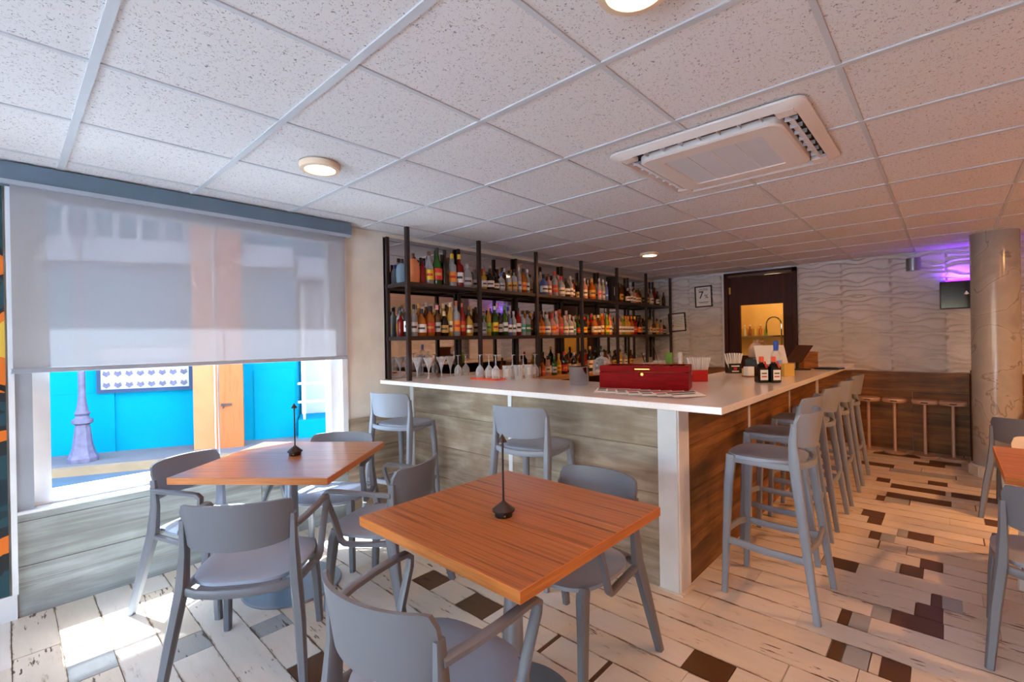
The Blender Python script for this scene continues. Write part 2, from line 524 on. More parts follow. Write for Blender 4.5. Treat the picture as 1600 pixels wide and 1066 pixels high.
class MB:
    def __init__(s):
        s.v = []
        s.f = []
        s.uv = None

    def box(s, c, d, rz=0.0, rx=0.0, ry=0.0):
        b = len(s.v)
        mt = Matrix.Rotation(rz, 3, 'Z') @ Matrix.Rotation(ry, 3, 'Y') @ Matrix.Rotation(rx, 3, 'X')
        for x in (-.5, .5):
            for y in (-.5, .5):
                for z in (-.5, .5):
                    q = mt @ Vector((x*d[0], y*d[1], z*d[2]))
                    s.v.append((q.x+c[0], q.y+c[1], q.z+c[2]))
        for a in ((0, 1, 3, 2), (4, 6, 7, 5), (0, 4, 5, 1), (2, 3, 7, 6), (0, 2, 6, 4), (1, 5, 7, 3)):
            s.f.append(tuple(b+i for i in a))
        return s

    def bb(s, x0, x1, y0, y1, z0, z1):
        return s.box(((x0+x1)/2, (y0+y1)/2, (z0+z1)/2), (abs(x1-x0), abs(y1-y0), abs(z1-z0)))

    def lathe(s, prof, n=16, c=(0, 0, 0), sx=1.0, sy=1.0):
        b = len(s.v)
        for r, z in prof:
            for i in range(n):
                a = 2*PI*i/n
                s.v.append((c[0]+r*sx*math.cos(a), c[1]+r*sy*math.sin(a), c[2]+z))
        for j in range(len(prof)-1):
            for i in range(n):
                i2 = (i+1) % n
                s.f.append((b+j*n+i, b+j*n+i2, b+(j+1)*n+i2, b+(j+1)*n+i))
        s.f.append(tuple(b+i for i in reversed(range(n))))
        k = b+(len(prof)-1)*n
        s.f.append(tuple(k+i for i in range(n)))
        return s

    def cyl(s, c, r, h, n=20):
        return s.lathe([(r, 0), (r, h)], n, c)

    def sweep(s, pts, secs, side=None, n=8, rnd=0.35):
        """rounded-rectangle section swept along pts; secs = [(half_a, half_b)] ; half_a lies along `side`"""
        pts = [Vector(p) for p in pts]
        if len(secs) == 1:
            secs = secs*len(pts)
        b = len(s.v)
        shp = []
        k = rnd
        for (x, y) in ((1, 1), (-1, 1), (-1, -1), (1, -1)):
            if x*y > 0:
                shp += [(x, y*(1-k)), (x*(1-k), y)]
            else:
                shp += [(x*(1-k), y), (x, y*(1-k))]
        m = len(shp)
        for i, p in enumerate(pts):
            if i == 0:
                tg = pts[1]-pts[0]
            elif i == len(pts)-1:
                tg = pts[-1]-pts[-2]
            else:
                tg = (pts[i+1]-p).normalized()+(p-pts[i-1]).normalized()
            tg.normalize()
            sd = Vector(side[i] if isinstance(side, list) else (side or (1, 0, 0)))
            sd = (sd-tg*sd.dot(tg)).normalized()
            ot = tg.cross(sd)
            ha, hb = secs[i]
            for (x, y) in shp:
                q = p+sd*(x*ha)+ot*(y*hb)
                s.v.append(tuple(q))
        for j in range(len(pts)-1):
            for i in range(m):
                i2 = (i+1) % m
                s.f.append((b+j*m+i, b+j*m+i2, b+(j+1)*m+i2, b+(j+1)*m+i))
        s.f.append(tuple(b+i for i in reversed(range(m))))
        k = b+(len(pts)-1)*m
        s.f.append(tuple(k+i for i in range(m)))
        return s

    def tube(s, pts, r, n=8):
        pts = [Vector(p) for p in pts]
        b = len(s.v)
        ref = Vector((0.31, 0.27, 0.91))
        for i, p in enumerate(pts):
            tg = (pts[min(i+1, len(pts)-1)]-pts[max(i-1, 0)]).normalized()
            a = tg.cross(ref).normalized()
            c = tg.cross(a)
            rr = r[i] if isinstance(r, (list, tuple)) else r
            for k in range(n):
                q = p+(a*math.cos(2*PI*k/n)+c*math.sin(2*PI*k/n))*rr
                s.v.append(tuple(q))
        for j in range(len(pts)-1):
            for i in range(n):
                i2 = (i+1) % n
                s.f.append((b+j*n+i, b+j*n+i2, b+(j+1)*n+i2, b+(j+1)*n+i))
        s.f.append(tuple(b+i for i in range(n)))
        k = b+(len(pts)-1)*n
        s.f.append(tuple(k+i for i in range(n)))
        return s

    def sheet(s, rows, th_vec):
        """grid of points (rows of rows) thickened along th_vec(point_index_i, j)->Vector"""
        b = len(s.v)
        nr, nc = len(rows), len(rows[0])
        for off in (0, 1):
            for i in range(nr):
                for j in range(nc):
                    p = Vector(rows[i][j])
                    if off:
                        p = p+th_vec(i, j)
                    s.v.append(tuple(p))
        N = nr*nc

        def id_(o, i, j):
            return b+o*N+i*nc+j
        for i in range(nr-1):
            for j in range(nc-1):
                s.f.append((id_(0, i, j), id_(0, i, j+1), id_(0, i+1, j+1), id_(0, i+1, j)))
                s.f.append((id_(1, i, j), id_(1, i+1, j), id_(1, i+1, j+1), id_(1, i, j+1)))
        for i in range(nr-1):
            s.f.append((id_(0, i, 0), id_(0, i+1, 0), id_(1, i+1, 0), id_(1, i, 0)))
            s.f.append((id_(0, i, nc-1), id_(1, i, nc-1), id_(1, i+1, nc-1), id_(0, i+1, nc-1)))
        for j in range(nc-1):
            s.f.append((id_(0, 0, j), id_(1, 0, j), id_(1, 0, j+1), id_(0, 0, j+1)))
            s.f.append((id_(0, nr-1, j), id_(0, nr-1, j+1), id_(1, nr-1, j+1), id_(1, nr-1, j)))
        return s

    def mesh(s, name, mat, smooth=False):
        me = bpy.data.meshes.new(name)
        me.from_pydata(s.v, [], s.f)
        bm = bmesh.new()
        bm.from_mesh(me)
        bmesh.ops.recalc_face_normals(bm, faces=bm.faces)
        bm.to_mesh(me)
        bm.free()
        if mat is not None:
            me.materials.append(mat if not isinstance(mat, str) else M[mat])
        if smooth:
            me.shade_smooth()
            me.set_sharp_from_angle(angle=R(40))
        return me

    def build(s, name, mat, parent=None, smooth=False, loc=(0, 0, 0), rz=0.0, bevel=0.0):
        o = bpy.data.objects.new(name, s.mesh(name, mat, smooth))
        COL.objects.link(o)
        o.location = loc
        o.rotation_euler = (0, 0, rz)
        if bevel:
            md = o.modifiers.new('bevel', 'BEVEL')
            md.width = bevel
            md.segments = 2
            md.limit_method = 'ANGLE'
            md.angle_limit = R(40)
        if parent is not None:
            o.parent = parent
        return o


def tag(o, label=None, cat=None, group=None, kind=None):
    if label:
        o['label'] = label
    if cat:
        o['category'] = cat
    if group:
        o['group'] = group
    if kind:
        o['kind'] = kind
    return o


def empty(name, loc=(0, 0, 0), rz=0.0, label=None, cat=None, group=None):
    o = bpy.data.objects.new(name, None)
    COL.objects.link(o)
    o.location = loc
    o.rotation_euler = (0, 0, rz)
    o.empty_display_size = 0.05
    return tag(o, label, cat, group)


def inst(name, me, parent=None, loc=(0, 0, 0), rz=0.0):
    o = bpy.data.objects.new(name, me)
    COL.objects.link(o)
    o.location = loc
    o.rotation_euler = (0, 0, rz)
    if parent is not None:
        o.parent = parent
    return o


def copy_tree(o, parent=None):
    c = o.copy()
    COL.objects.link(c)
    c.parent = parent
    for ch in list(o.children):
        copy_tree(ch, c)
    return c


def struct(o):
    o['kind'] = 'structure'
    return o


# ================================================================= THE SETTING
WY = 3.62          # window wall plane
FX = 7.45          # far wall plane
CZ = 2.38          # ceiling underside
BX, RY = -3.2, -4.2  # walls behind the camera
BARX, BARY = 2.52, 1.10   # faces of the bar
CT = 1.095         # counter top

# ---- floor
floor = struct(MB().bb(BX-.2, FX+.2, RY-.2, WY+.2, -0.10, -0.006).build('floor', 'floor_base'))
PW = 0.1625
ROW0 = 0.655
dark_px = [  # (u, v, length, kind)
    (1320, 879, .16, 'd'), (1424.6, 890, .12, 'd'), (1455, 880, .12, 'd'), (1474, 939, .12, 'd'), (1452, 952, .13, 'd'),
    (1426, 969, .20, 'd'), (1452, 978, .11, 'd'), (1333.5, 967, .13, 'd'), (1320, 1016, .13, 'd'), (1396, 1063, .12, 'd'),
    (1138, 904, .42, 'd'), (1106, 1043, .22, 'd'), (1374, 835, .13, 'd'), (1439, 836, .16, 'd'), (1366, 800, .16, 'd'), (1367, 812, .10, 'd'),
    (1386, 777, .16, 'd'), (1434, 778, .5, 'd'), (1434, 762, .45, 'd'), (1465, 757, .16, 'd'), (1381, 748, .12, 'd'), (1364, 727, .4, 'd'),
    (1400, 712, .5, 'd'), (1452, 727, .3, 'd'), (1477, 722, .3, 'd'), (1540, 785, .5, 'd'), (1555, 815, .14, 'd'),
    (677, 905, .22, 'd'), (739, 952, .26, 'd'), (422.7, 978, .16, 'g'), (487, 1048, .22, 'd'), (319, 999, .22, 'g'), (138, 1034, .34, 'g'),
    (1345, 967, .10, 'g'), (1400, 960, .22, 'g'), (1412, 888, .09, 'g'), (1340, 1020, .11, 'g'), (1488, 942, .09, 'g'), (1388, 838, .10, 'g'),
    (1425, 833, .18, 'g'), (1402, 780, .2, 'g'), (1300, 875, .12, 'g'), (1440, 742, .6, 'g'), (60, 905, .05, 'd'), (862, 1003, .03, 'd'), (942, 1046, .03, 'd')]
dark = {}
for (u, v, L, k) in dark_px:
    q = onz(u, v)
    L *= .84
    dark.setdefault(int(math.floor((q.x-ROW0)/PW)), []).append((q.y-L/2, q.y+L/2, k))
plank_mesh = {}


def plank_me(L, mat):
    L = max(0.02, round(L/0.02)*0.02)
    key = (L, mat)
    if key not in plank_mesh:
        w = PW/2-0.0014
        me = MB().bb(-w, w, -L/2+.0012, L/2-.0012, -0.006, 0.0).mesh('plank', mat)
        uv = me.uv_layers.new(name='UVMap')
        for lp in me.loops:
            co = me.vertices[lp.vertex_index].co
            uv.data[lp.index].uv = (co.x/w, co.y)
        plank_mesh[key] = me
    return plank_mesh[key]


rest = MB()
rng = random.Random(11)
pieces = []
for row in range(-12, 42):
    x = ROW0+(row+.5)*PW
    if x > FX-.05:
        break
    y1 = WY-0.01
    if x > 3.35 and x < 6.1:
        y1 = 1.12
    elif x > BARX+.05 and x < 3.35:
        y1 = 1.12
    dk = sorted(dark.get(row, []))
    cuts = []
    y = -1.25-rng.random()*0.5
    segs = []
    prev = y
    for (a, b, k) in dk:
        if a < prev+.02:
            a = prev
        if b > y1 or b-a < .015:
            continue
        segs.append((prev, a, 'w'))
        segs.append((a, b, k))
        prev = b
    segs.append((prev, y1, 'w'))
    for (a, b, k) in segs:
        if k != 'w':
            pieces.append((x, a, b, 'plank_dark' if k == 'd' else 'plank_grey'))
            continue
        while b-a > 0.03:
            L = rng.choice((.62, .8, 1.0, 1.2, 1.2))*rng.uniform(.8, 1.1)
            if rng.random() < .10:
                L = rng.uniform(.09, .18)
            if b-a-L < .12:
                L = b-a
            mt = 'plank_white' if rng.random() < .7 else 'plank_cream'
            if rng.random() < .04 and L < .3:
                mt = 'plank_grey'
            pieces.append((x, a, a+L, mt))
            a += L


def seen(p):
    d = Vector((p[0], (p[1]+p[2])/2, 0))-EYE
    z = d.dot(fw)
    return d.length if z > .3 and abs(d.dot(rt2)/z) < 1.25 and abs(d.dot(up2)/z) < .85 else 99+d.length


pieces.sort(key=seen)
for i, (x, a, b, mt) in enumerate(pieces):
    if i < 300 and seen((x, a, b)) < 99:
        L = max(0.02, round((b-a)/0.02)*0.02)
        inst('floor_plank', plank_me(b-a, mt), floor, (x, (a+b)/2, 0))
    else:
        rest.bb(x-PW/2+.002, x+PW/2-.002, a+.001, b-.001, -0.006, 0.0)
# planks of the rest of the room, out of the picture
for row in range(-24, 42):
    x = ROW0+(row+.5)*PW
    if x > FX-.05:
        break
    a = RY
    top = -1.8 if row >= -12 else WY
    while a < top:
        L = rng.uniform(.6, 1.2)
        rest.bb(x-PW/2+.002, x+PW/2-.002, a+.001, min(a+L, top)-.001, -0.006, 0.0)
        a += L
tag(rest.build('floor_plank_field', 'plank_cream', floor), kind='stuff')

# ---- ceiling
ceiling = struct(MB().bb(BX-.2, FX+.2, RY-.2, WY+.2, CZ+0.03, CZ+0.13).build('ceiling', 'white_wall'))
T = 0.61
GX0 = 0.22           # a joint that runs along y
GY0 = 2.715          # a joint that runs along x
tile_me = MB().bb(-T/2+.010, T/2-.010, -T/2+.010, T/2-.010, CZ+0.006, CZ+0.02).mesh('ceiling_tile', 'tile')
far_tiles = MB()


def edge_tile(x0, x1, y0, y1):
    return MB().bb(x0, x1, y0, y1, CZ+0.006, CZ+0.02)


for i in range(-6, 13):
    for j in range(-8, 13):
        x0, x1 = GX0+i*T, GX0+(i+1)*T
        y1, y0 = GY0-j*T, GY0-(j+1)*T
        if y0 >= WY or y1 <= RY or x0 >= FX or x1 <= BX:
            continue
        cx0, cx1, cy0, cy1 = max(x0+.01, BX), min(x1-.01, FX), max(y0+.01, RY), min(y1-.01, WY)
        if cx1-cx0 < .04 or cy1-cy0 < .04:
            continue
        near = (x0 > -1.0 and y0 > -2.0)
        full = x1 <= FX and y1 <= WY and x0 >= BX and y0 >= RY
        if near and full:
            inst('ceiling_tile', tile_me, ceiling, ((x0+x1)/2, (y0+y1)/2, 0))
        elif near:
            edge_tile(cx0, cx1, cy0, cy1).build('ceiling_tile', 'tile', ceiling)
        else:
            far_tiles.bb(cx0, cx1, cy0, cy1, CZ+0.006, CZ+0.02)
tag(far_tiles.build('ceiling_tile_field', 'tile', ceiling), kind='stuff')
for i in range(-6, 13):
    x = GX0+i*T
    if BX < x < FX:
        MB().bb(x-.014, x+.014, RY, WY-.03, CZ, CZ+.012).build('ceiling_tee', 'tee', ceiling)
for j in range(-8, 13):
    y = GY0-j*T
    if RY < y < WY:
        MB().bb(BX, FX, y-.0095, y+.0095, CZ+.001, CZ+.012).build('ceiling_tee', 'tee', ceiling)
MB().bb(BX, FX, WY-.025, WY, CZ-.002, CZ+.012).build('ceiling_edge_trim', 'tee', ceiling)
MB().bb(FX-.02, FX, RY, WY, CZ-.002, CZ+.012).build('ceiling_edge_trim', 'tee', ceiling)

# ---- window wall (left): opening x 0.16..1.84, z 0.60..2.25
WX0, WX1, WZ0, WZ1 = 0.10, 1.86, 0.56, 2.30
wl = MB()
TH = 0.20
wl.bb(BX-.2, WX0, WY, WY+TH, 0, CZ+.03)
wl.bb(WX1, FX+.2, WY, WY+TH, 0, CZ+.03)
wl.bb(WX0, WX1, WY, WY+TH, 0, WZ0)
wl.bb(WX0, WX1, WY, WY+TH, WZ1, CZ+.03)
wall_left = struct(wl.build('wall_left', 'plaster'))
# wood-look tiles on the low wall, three courses
courses = [(0.0, 0.262), (0.266, 0.50), (0.504, 0.545)]
for (z0, z1) in courses:
    for (x0, x1) in ((0.035, 1.235), (1.239, 1.90)):
        MB().bb(x0, x1, WY-.012, WY, z0, z1).build('wood_tile', 'grey_tile_x', wall_left)
for (z0, z1) in [(0.0, 0.262), (0.266, 0.53), (0.534, 0.79)]:
    MB().bb(1.904, BARX, WY-.012, WY, z0, z1).build('wood_tile', 'wood_tile_x', wall_left)
# baseboard beside the mural
struct(MB().bb(-1.2, 0.03, WY-.02, WY, 0, 0.13).build('baseboard_left', 'white_trim'))
struct(MB().bb(0.012, 0.035, WY-.03, WY, 0.13, 2.27).build('trim_1', 'white_trim'))

# ---- window
win = struct(empty('window_1', (0, 0, 0)))
fr = MB()
fr.bb(WX0, WX0+.07, WY+.04, WY+.14, WZ0, WZ1)
fr.bb(WX1-.07, WX1, WY+.04, WY+.14, WZ0, WZ1)
fr.bb(WX0+.07, WX1-.07, WY+.04, WY+.14, WZ0, WZ0+.06)
fr.bb(WX0+.07, WX1-.07, WY+.04, WY+.14, WZ1-.06, WZ1)
fr.build('window_frame', 'white_trim', win)
MB().bb(WX0+.07, WX1-.07, WY+.085, WY+.091, WZ0+.06, WZ1-.06).build('pane', 'glass_pane', win)
MB().bb(0.035, WX0, WY-.02, WY, 0.545, 2.30).build('window_casing', 'alu', win)
MB().bb(1.001, 1.007, WY+.083, WY+.093, WZ0+.06, WZ1-.06).build('pane_joint', 'alu', win)
MB().bb(WX1, WX1+.045, WY-.02, WY, 0.545, 2.30).build('window_casing', 'white_trim', win)
MB().bb(0.036, WX1+.045, WY-.04, WY+.039, 0.5455, 0.5605).build('window_sill', 'white_trim', win)

# ---- far wall
DY0, DY1, DZ1 = 1.515, 2.475, 2.36
wf = MB()
wf.bb(FX, FX+.16, RY-.2, DY0, 0, CZ+.03)
wf.bb(FX, FX+.16, DY1, WY+.2, 0, CZ+.03)
wf.bb(FX, FX+.16, DY0, DY1, DZ1, CZ+.03)
wall_far = struct(wf.build('wall_far', 'white_wall'))


def wave_panel(w, h):
    nx, nz = 30, 72
    rows = []
    for i in range(nz+1):
        z = h*i/nz
        rr = []
        for j in range(nx+1):
            y = w*j/nx
            ph = z/0.0715 + 0.42*math.sin(2*PI*y/0.5+0.6)*math.sin(2*PI*z/0.286+0.9)+0.10*math.sin(2*PI*y/0.25)
            fr_ = ph-math.floor(ph)
            d = (fr_/0.72 if fr_ < .72 else (1-fr_)/0.28)
            d = d*d*(3-2*d)
            edge = min(y, w-y, 0.006)/0.006
            edge = min(edge, min(z, h-z, .006)/.006)
            rr.append((-0.006-0.026*d*edge, y, z))
        rows.append(rr)
    return MB().sheet(rows, lambda i, j: Vector((0.0, 0, 0))-Vector((rows[i][j][0], 0, 0))).mesh('wave_panel', 'white_panel', True)


wp = wave_panel(0.498, 0.476)
yy = [1.008-0.5*k for k in range(0, 11)]
for k in range(11):
    y1 = 1.508-0.5*k
    y0 = y1-0.5
    if y0 < RY:
        break
    for r_ in range(3):
        inst('wave_panel', wp, wall_far, (FX, y0+.001, 0.952+r_*.4775))
wp2 = wave_panel(0.498, 0.476)
for k in range(3):
    y0 = 2.52+0.5*k
    wdt = min(.498, WY-y0)
    me = wp if wdt > .49 else wave_panel(wdt, 0.476)
    for r_ in range(3):
        inst('wave_panel', me, wall_far, (FX, y0, 0.952+r_*.4775))
for z0, z1 in ((0.0, .235), (.239, .474), (.478, .713), (.717, .948)):
    y = RY
    off = .6 if z0 in (.239, .717) else 0
    yb = RY
    y = RY + .55 - off + .37
    while yb < 1.5:
        ye = min(y, 1.508)
        if ye-yb > .03:
            MB().bb(FX-.014, FX, yb+.002, ye-.002, z0, z1).build('wood_tile', 'warm_lit_tile_y', wall_far)
        yb = ye
        y += 1.2
    MB().bb(FX-.014, FX, 2.48, WY, z0, z1).build('wood_tile', 'warm_lit_tile_y', wall_far)

# ---- walls behind the camera
wb = MB()
W2A, W2B = -0.4, 3.3
wb.bb(BX-.16, BX, RY, W2A, 0, CZ+.03)
wb.bb(BX-.16, BX, W2B, WY, 0, CZ+.03)
wb.bb(BX-.16, BX, W2A, W2B, 2.25, CZ+.03)
wb.bb(BX-.16, BX, W2A, W2B, 0, 0.15)
struct(wb.build('wall_back', 'plaster'))
wn2 = struct(empty('added_window', (0, 0, 0)))  # unseen window, added so daylight fills the room from behind
f2 = MB()
for k in range(3):
    y = W2A+(W2B-W2A)*k/2
    f2.bb(BX-.10, BX-.02, max(W2A, y-.04), min(W2B, y+.04), .15, 2.25)
f2.bb(BX-.10, BX-.02, W2A, W2B, .15, .21)
f2.bb(BX-.10, BX-.02, W2A, W2B, 2.19, 2.25)
f2.build('window_frame', 'white_trim', wn2)
MB().bb(BX-.065, BX-.059, W2A+.04, W2B-.04, .21, 2.19).build('pane', 'glass_pane', wn2)
struct(MB().bb(BX-.16, FX+.16, RY-.16, RY, 0, CZ+.03).build('wall_right', 'plaster'))

# ---- door to the kitchen and the kitchen behind it
door = struct(empty('door_1', (FX, 0, 0)))
dm = MB()
dm.bb(-.05, .10, DY0, DY0+.055, 0, DZ1)
dm.bb(-.05, .10, DY1-.055, DY1, 0, DZ1)
dm.bb(-.05, .10, DY0, DY1, DZ1-.06, DZ1)
dm.build('door_frame', 'mahogany', door, bevel=.004)
GY0_, GY1_, GZ0_, GZ1_ = 1.69, 2.26, 1.13, 1.875
dl = MB()
dl.bb(0, .045, DY0+.058, GY0_, .01, DZ1-.065)
dl.bb(0, .045, GY1_, DY1-.058, .01, DZ1-.065)
dl.bb(0, .045, GY0_, GY1_, GZ1_, DZ1-.065)
dl.bb(0, .045, GY0_, GY1_, .01, GZ0_)
dl.build('door_leaf', 'mahogany', door)
bd = MB()
bd.bb(-.012, 0, GY0_-.02, GY0_, GZ0_-.02, GZ1_+.02)
bd.bb(-.012, 0, GY1_, GY1_+.02, GZ0_-.02, GZ1_+.02)
bd.bb(-.012, 0, GY0_, GY1_, GZ1_, GZ1_+.02)
bd.bb(-.012, 0, GY0_, GY1_, GZ0_-.02, GZ0_)
bd.build('glazing_bead', 'mahogany', door)
MB().bb(.02, .025, GY0_, GY1_, GZ0_, GZ1_).build('pane', 'glass_pane', door)
MB().bb(-.006, 0, DY1-.085, DY1-.06, 2.05, 2.15).build('hinge', 'brass', door)
MB().bb(-.055, -.05, DY0+.06, DY1-.06, DZ1-.055, DZ1-.04).build('door_closer_rail', 'steel', door)
M['kitchen'] = flat('kitchen', (236, 196, 120), 0.7)
kb = MB()
kb.bb(FX+1.5, FX+1.6, .9, 3.2, 0, 2.5)
kb.bb(FX+.16, FX+1.6, .85, .9, 0, 2.5)
kb.bb(FX+.16, FX+1.6, 3.2, 3.25, 0, 2.5)
kb.bb(FX+.16, FX+1.6, .85, 3.25, 2.45, 2.5)
kb.bb(FX+.16, FX+1.6, .85, 3.25, -.05, 0)
struct(kb.build('wall_kitchen', 'kitchen'))
ORD = ['first', 'second', 'third', 'fourth', 'fifth', 'sixth', 'seventh', 'eighth', 'ninth', 'tenth', 'eleventh', 'twelfth', 'thirteenth', 'fourteenth', 'fifteenth', 'sixteenth']
kl = bpy.data.lights.new('kitchen_light', 'POINT')
kl.energy = 13
kl.color = (1.0, 0.72, 0.36)
kl.shadow_soft_size = .12
klo = bpy.data.objects.new('kitchen_light', kl)
COL.objects.link(klo)
klo.location = (FX+.75, 2.0, 2.2)
kc = empty('kitchen_counter', (FX+1.18, 2.05, .001), 0, 'kitchen counter with pale top seen through the door pane', 'counter')
MB().bb(-.28, .28, -1.0, 1.0, 0, .96).build('body', 'white_trim', kc)
MB().bb(-.30, .30, -1.02, 1.02, .96, 1.0).build('worktop', 'brushed', kc)
fc = MB()
fpts = [(0, 0, 0)]+[(0, 0, .12*k) for k in range(1, 6)]
for k in range(1, 10):
    a = PI*k/9
    fpts.append((0, .11-.11*math.cos(a), .6+.12*math.sin(a)))
fpts.append((0, .22, .46))
fo = empty('kitchen_faucet', (FX+1.05, 1.96, 1.0), 0, 'arched spring kitchen faucet seen through the door pane', 'faucet')
MB().tube(fpts, .012).build('spout', 'steel', fo, True)
MB().lathe([(.03, 0), (.03, .03), (.018, .05)], 14).build('base', 'steel', fo, True)
ks = tag(MB().bb(FX+1.34, FX+1.5, 1.3, 2.9, 1.40, 1.42).build('kitchen_shelf', 'steel'), 'thin steel shelf on the yellow kitchen wall', 'shelf')
for k in range(5):
    b = empty('kitchen_bottle', (FX+1.42, 2.28+.085*k, 1.42), 0, 'small bottle on the kitchen shelf behind the door pane, %s from right' % ORD[k], 'bottle', 'bottles on the kitchen shelf')
    MB().lathe([(.026, 0), (.026, .10), (.011, .14), (.011, .17)], 10).build('body', flat('kb%d' % k, ((120, 150, 60), (200, 120, 60), (230, 190, 90), (150, 90, 50), (220, 210, 180))[k], .3), b, True)
    MB().lathe([(.013, .17), (.013, .19)], 10).build('cap', 'straw', b, True)

# ---- column
cxy = (6.585, -0.345)
colm = empty('column', (cxy[0], cxy[1], 0), 0, 'round glossy grey-veined marble column standing right of the low round stools', 'column')
MB().lathe([(.175, .0), (.175, CZ+.03)], 48).build('shaft', 'marble', colm, True)
pl = MB()
MB().lathe([(.192, 0), (.192, .10), (.186, .112)], 32).build('plinth', 'white_trim', colm)
for k in range(9):
    a = 2*PI*k/9
    MB().box((.193*math.cos(a), .193*math.sin(a), .056), (.012, .118, .09), rz=a).build('plinth_tile', 'plank_cream', colm)

# ================================================================= THE BAR
bar = empty('bar', (0, 0, 0), 0, 'L-shaped bar clad in weathered wood tiles with white corner posts', 'bar')
core = MB()
core.bb(BARX+.015, BARX+.12, BARY+.015, WY-.016, 0, CT-.035)
core.bb(BARX+.015, 6.30, BARY+.015, BARY+.12, 0, CT-.035)
core.build('carcass', 'black', bar)
rows_z = [(0.0, .262), (.265, .527), (.53, .792), (.795, CT-.036)]
for (z0, z1) in rows_z:
    for (y0, y1) in ((1.205, 2.345), (2.381, 3.555)):
        MB().bb(BARX, BARX+.015, y0, y1, z0, z1).build('wood_tile', 'wood_tile_y', bar)
    for (x0, x1) in ((BARX+.13, 3.765), (3.80, 4.99), (5.025, 6.22)):
        MB().bb(x0, x1, BARY, BARY+.015, z0, z1).build('wood_tile', 'warm_lit_tile_x', bar)
MB().bb(BARX-.012, BARX+.125, BARY-.012, BARY+.10, 0, CT-.036).build('corner_post', 'white_trim', bar, bevel=.003)
MB().bb(BARX-.022, BARX+.02, BARY-.004, BARY+.108, 0, CT-.036).build('corner_trim', 'white_trim', bar, bevel=.003)
MB().bb(BARX-.03, BARX+.13, BARY-.03, BARY+.115, 0, .012).build('post_foot', 'plank_cream', bar)
MB().bb(BARX-.012, BARX+.02, 3.555, WY-.016, 0, CT-.036).build('end_strip', 'white_trim', bar, bevel=.003)
MB().bb(BARX-.006, BARX+.015, 2.345, 2.381, 0, CT-.036).build('joint_strip', 'white_trim', bar)
for x0 in (3.765, 4.99):
    MB().bb(x0, x0+.035, BARY-.006, BARY+.015, 0, CT-.036).build('joint_strip', 'white_trim', bar)
MB().bb(6.22, 6.31, BARY-.012, BARY+.10, 0, CT-.036).build('end_post', 'white_trim', bar)
# counter top
CX0, CY0 = 2.215, 0.757
CXI, CYI, CXE = 3.02, 1.52, 6.35
ct = MB()
pts = [(CX0, WY), (CX0, CY0), (CXE, CY0), (CXE, CYI), (CXI, CYI), (CXI, WY)]
n = len(pts)
ct.v = [(x, y, CT-.034) for x, y in pts]+[(x, y, CT) for x, y in pts]
ct.f = [tuple(range(n))[::-1], tuple(range(n, 2*n))]+[(i, (i+1) % n, n+(i+1) % n, n+i) for i in range(n)]
tag(ct.build('bar_countertop', 'quartz', None, bevel=.003), 'glossy white quartz L-shaped bar countertop on wood-clad bar', 'countertop')
# back bar below the rack
bbk = empty('back_bar', (0, 0, 0), 0, 'low back bar counter with honey wood top under the bottle rack', 'counter')
MB().bb(3.03, FX-.02, 3.18, WY-.02, 0, .975).build('body', 'black', bbk)
MB().bb(3.025, FX-.02, 3.12, WY-.02, .975, 1.012).build('worktop', 'back_wood', bbk)
for k in range(6):
    x = 3.06+.72*k
    d = MB().bb(x, x+.70, 3.165, 3.18, .06, .95).build('cabinet_door', 'mahogany', bbk)
    MB().bb(x+.62, x+.64, 3.145, 3.165, .5, .65).build('handle', 'steel', d)
BZ = 1.012

# mirror on the wall behind the rack
tag(MB().bb(2.262, FX-.03, WY-.008, WY-.001, CT+.002, 2.345).build('bar_mirror', 'mirror'), 'large wall mirror behind the black bottle rack', 'mirror')

# bottle rack
rack = empty('bottle_rack', (0, 0, 0), 0, 'tall black steel rack with two long shelves full of bottles', 'rack')
PX = [2.285, 3.10, 3.955, 4.815, 5.66, 6.50, 7.33]
RYF, RYB = 3.285, 3.585
S1, S2 = 1.468, 1.925
RT = 2.355
for i, x in enumerate(PX):
    zb = (CT if x < CXI else BZ)+.0005
    MB().bb(x-.016, x+.016, RYF-.016, RYF+.016, zb, RT+.02).build('post', 'black_metal', rack)
    MB().bb(x-.014, x+.014, RYB-.014, RYB+.014, zb, 2.34).build('post', 'black_metal', rack)
    for s in (S1, S2):
        MB().bb(x-.012, x+.012, RYF+.016, RYB-.014, s-.034, s-.004).build('bracket', 'black_metal', rack)
for s, nm in ((S1, 'lower'), (S2, 'upper')):
    MB().bb(PX[0]-.02, PX[-1]+.02, RYF-.004, RYF+.016, s-.034, s-.003).build('shelf_rail', 'black_metal', rack)
    MB().bb(PX[0]-.02, PX[-1]+.02, RYB-.012, RYB+.012, s-.034, s-.003).build('shelf_rail', 'black_metal', rack)
    for i in range(len(PX)-1):
        MB().bb(PX[i]+.001, PX[i+1]-.001, RYF+.016, RYB-.014, s-.012, s).build('shelf_board', 'black_metal', rack)

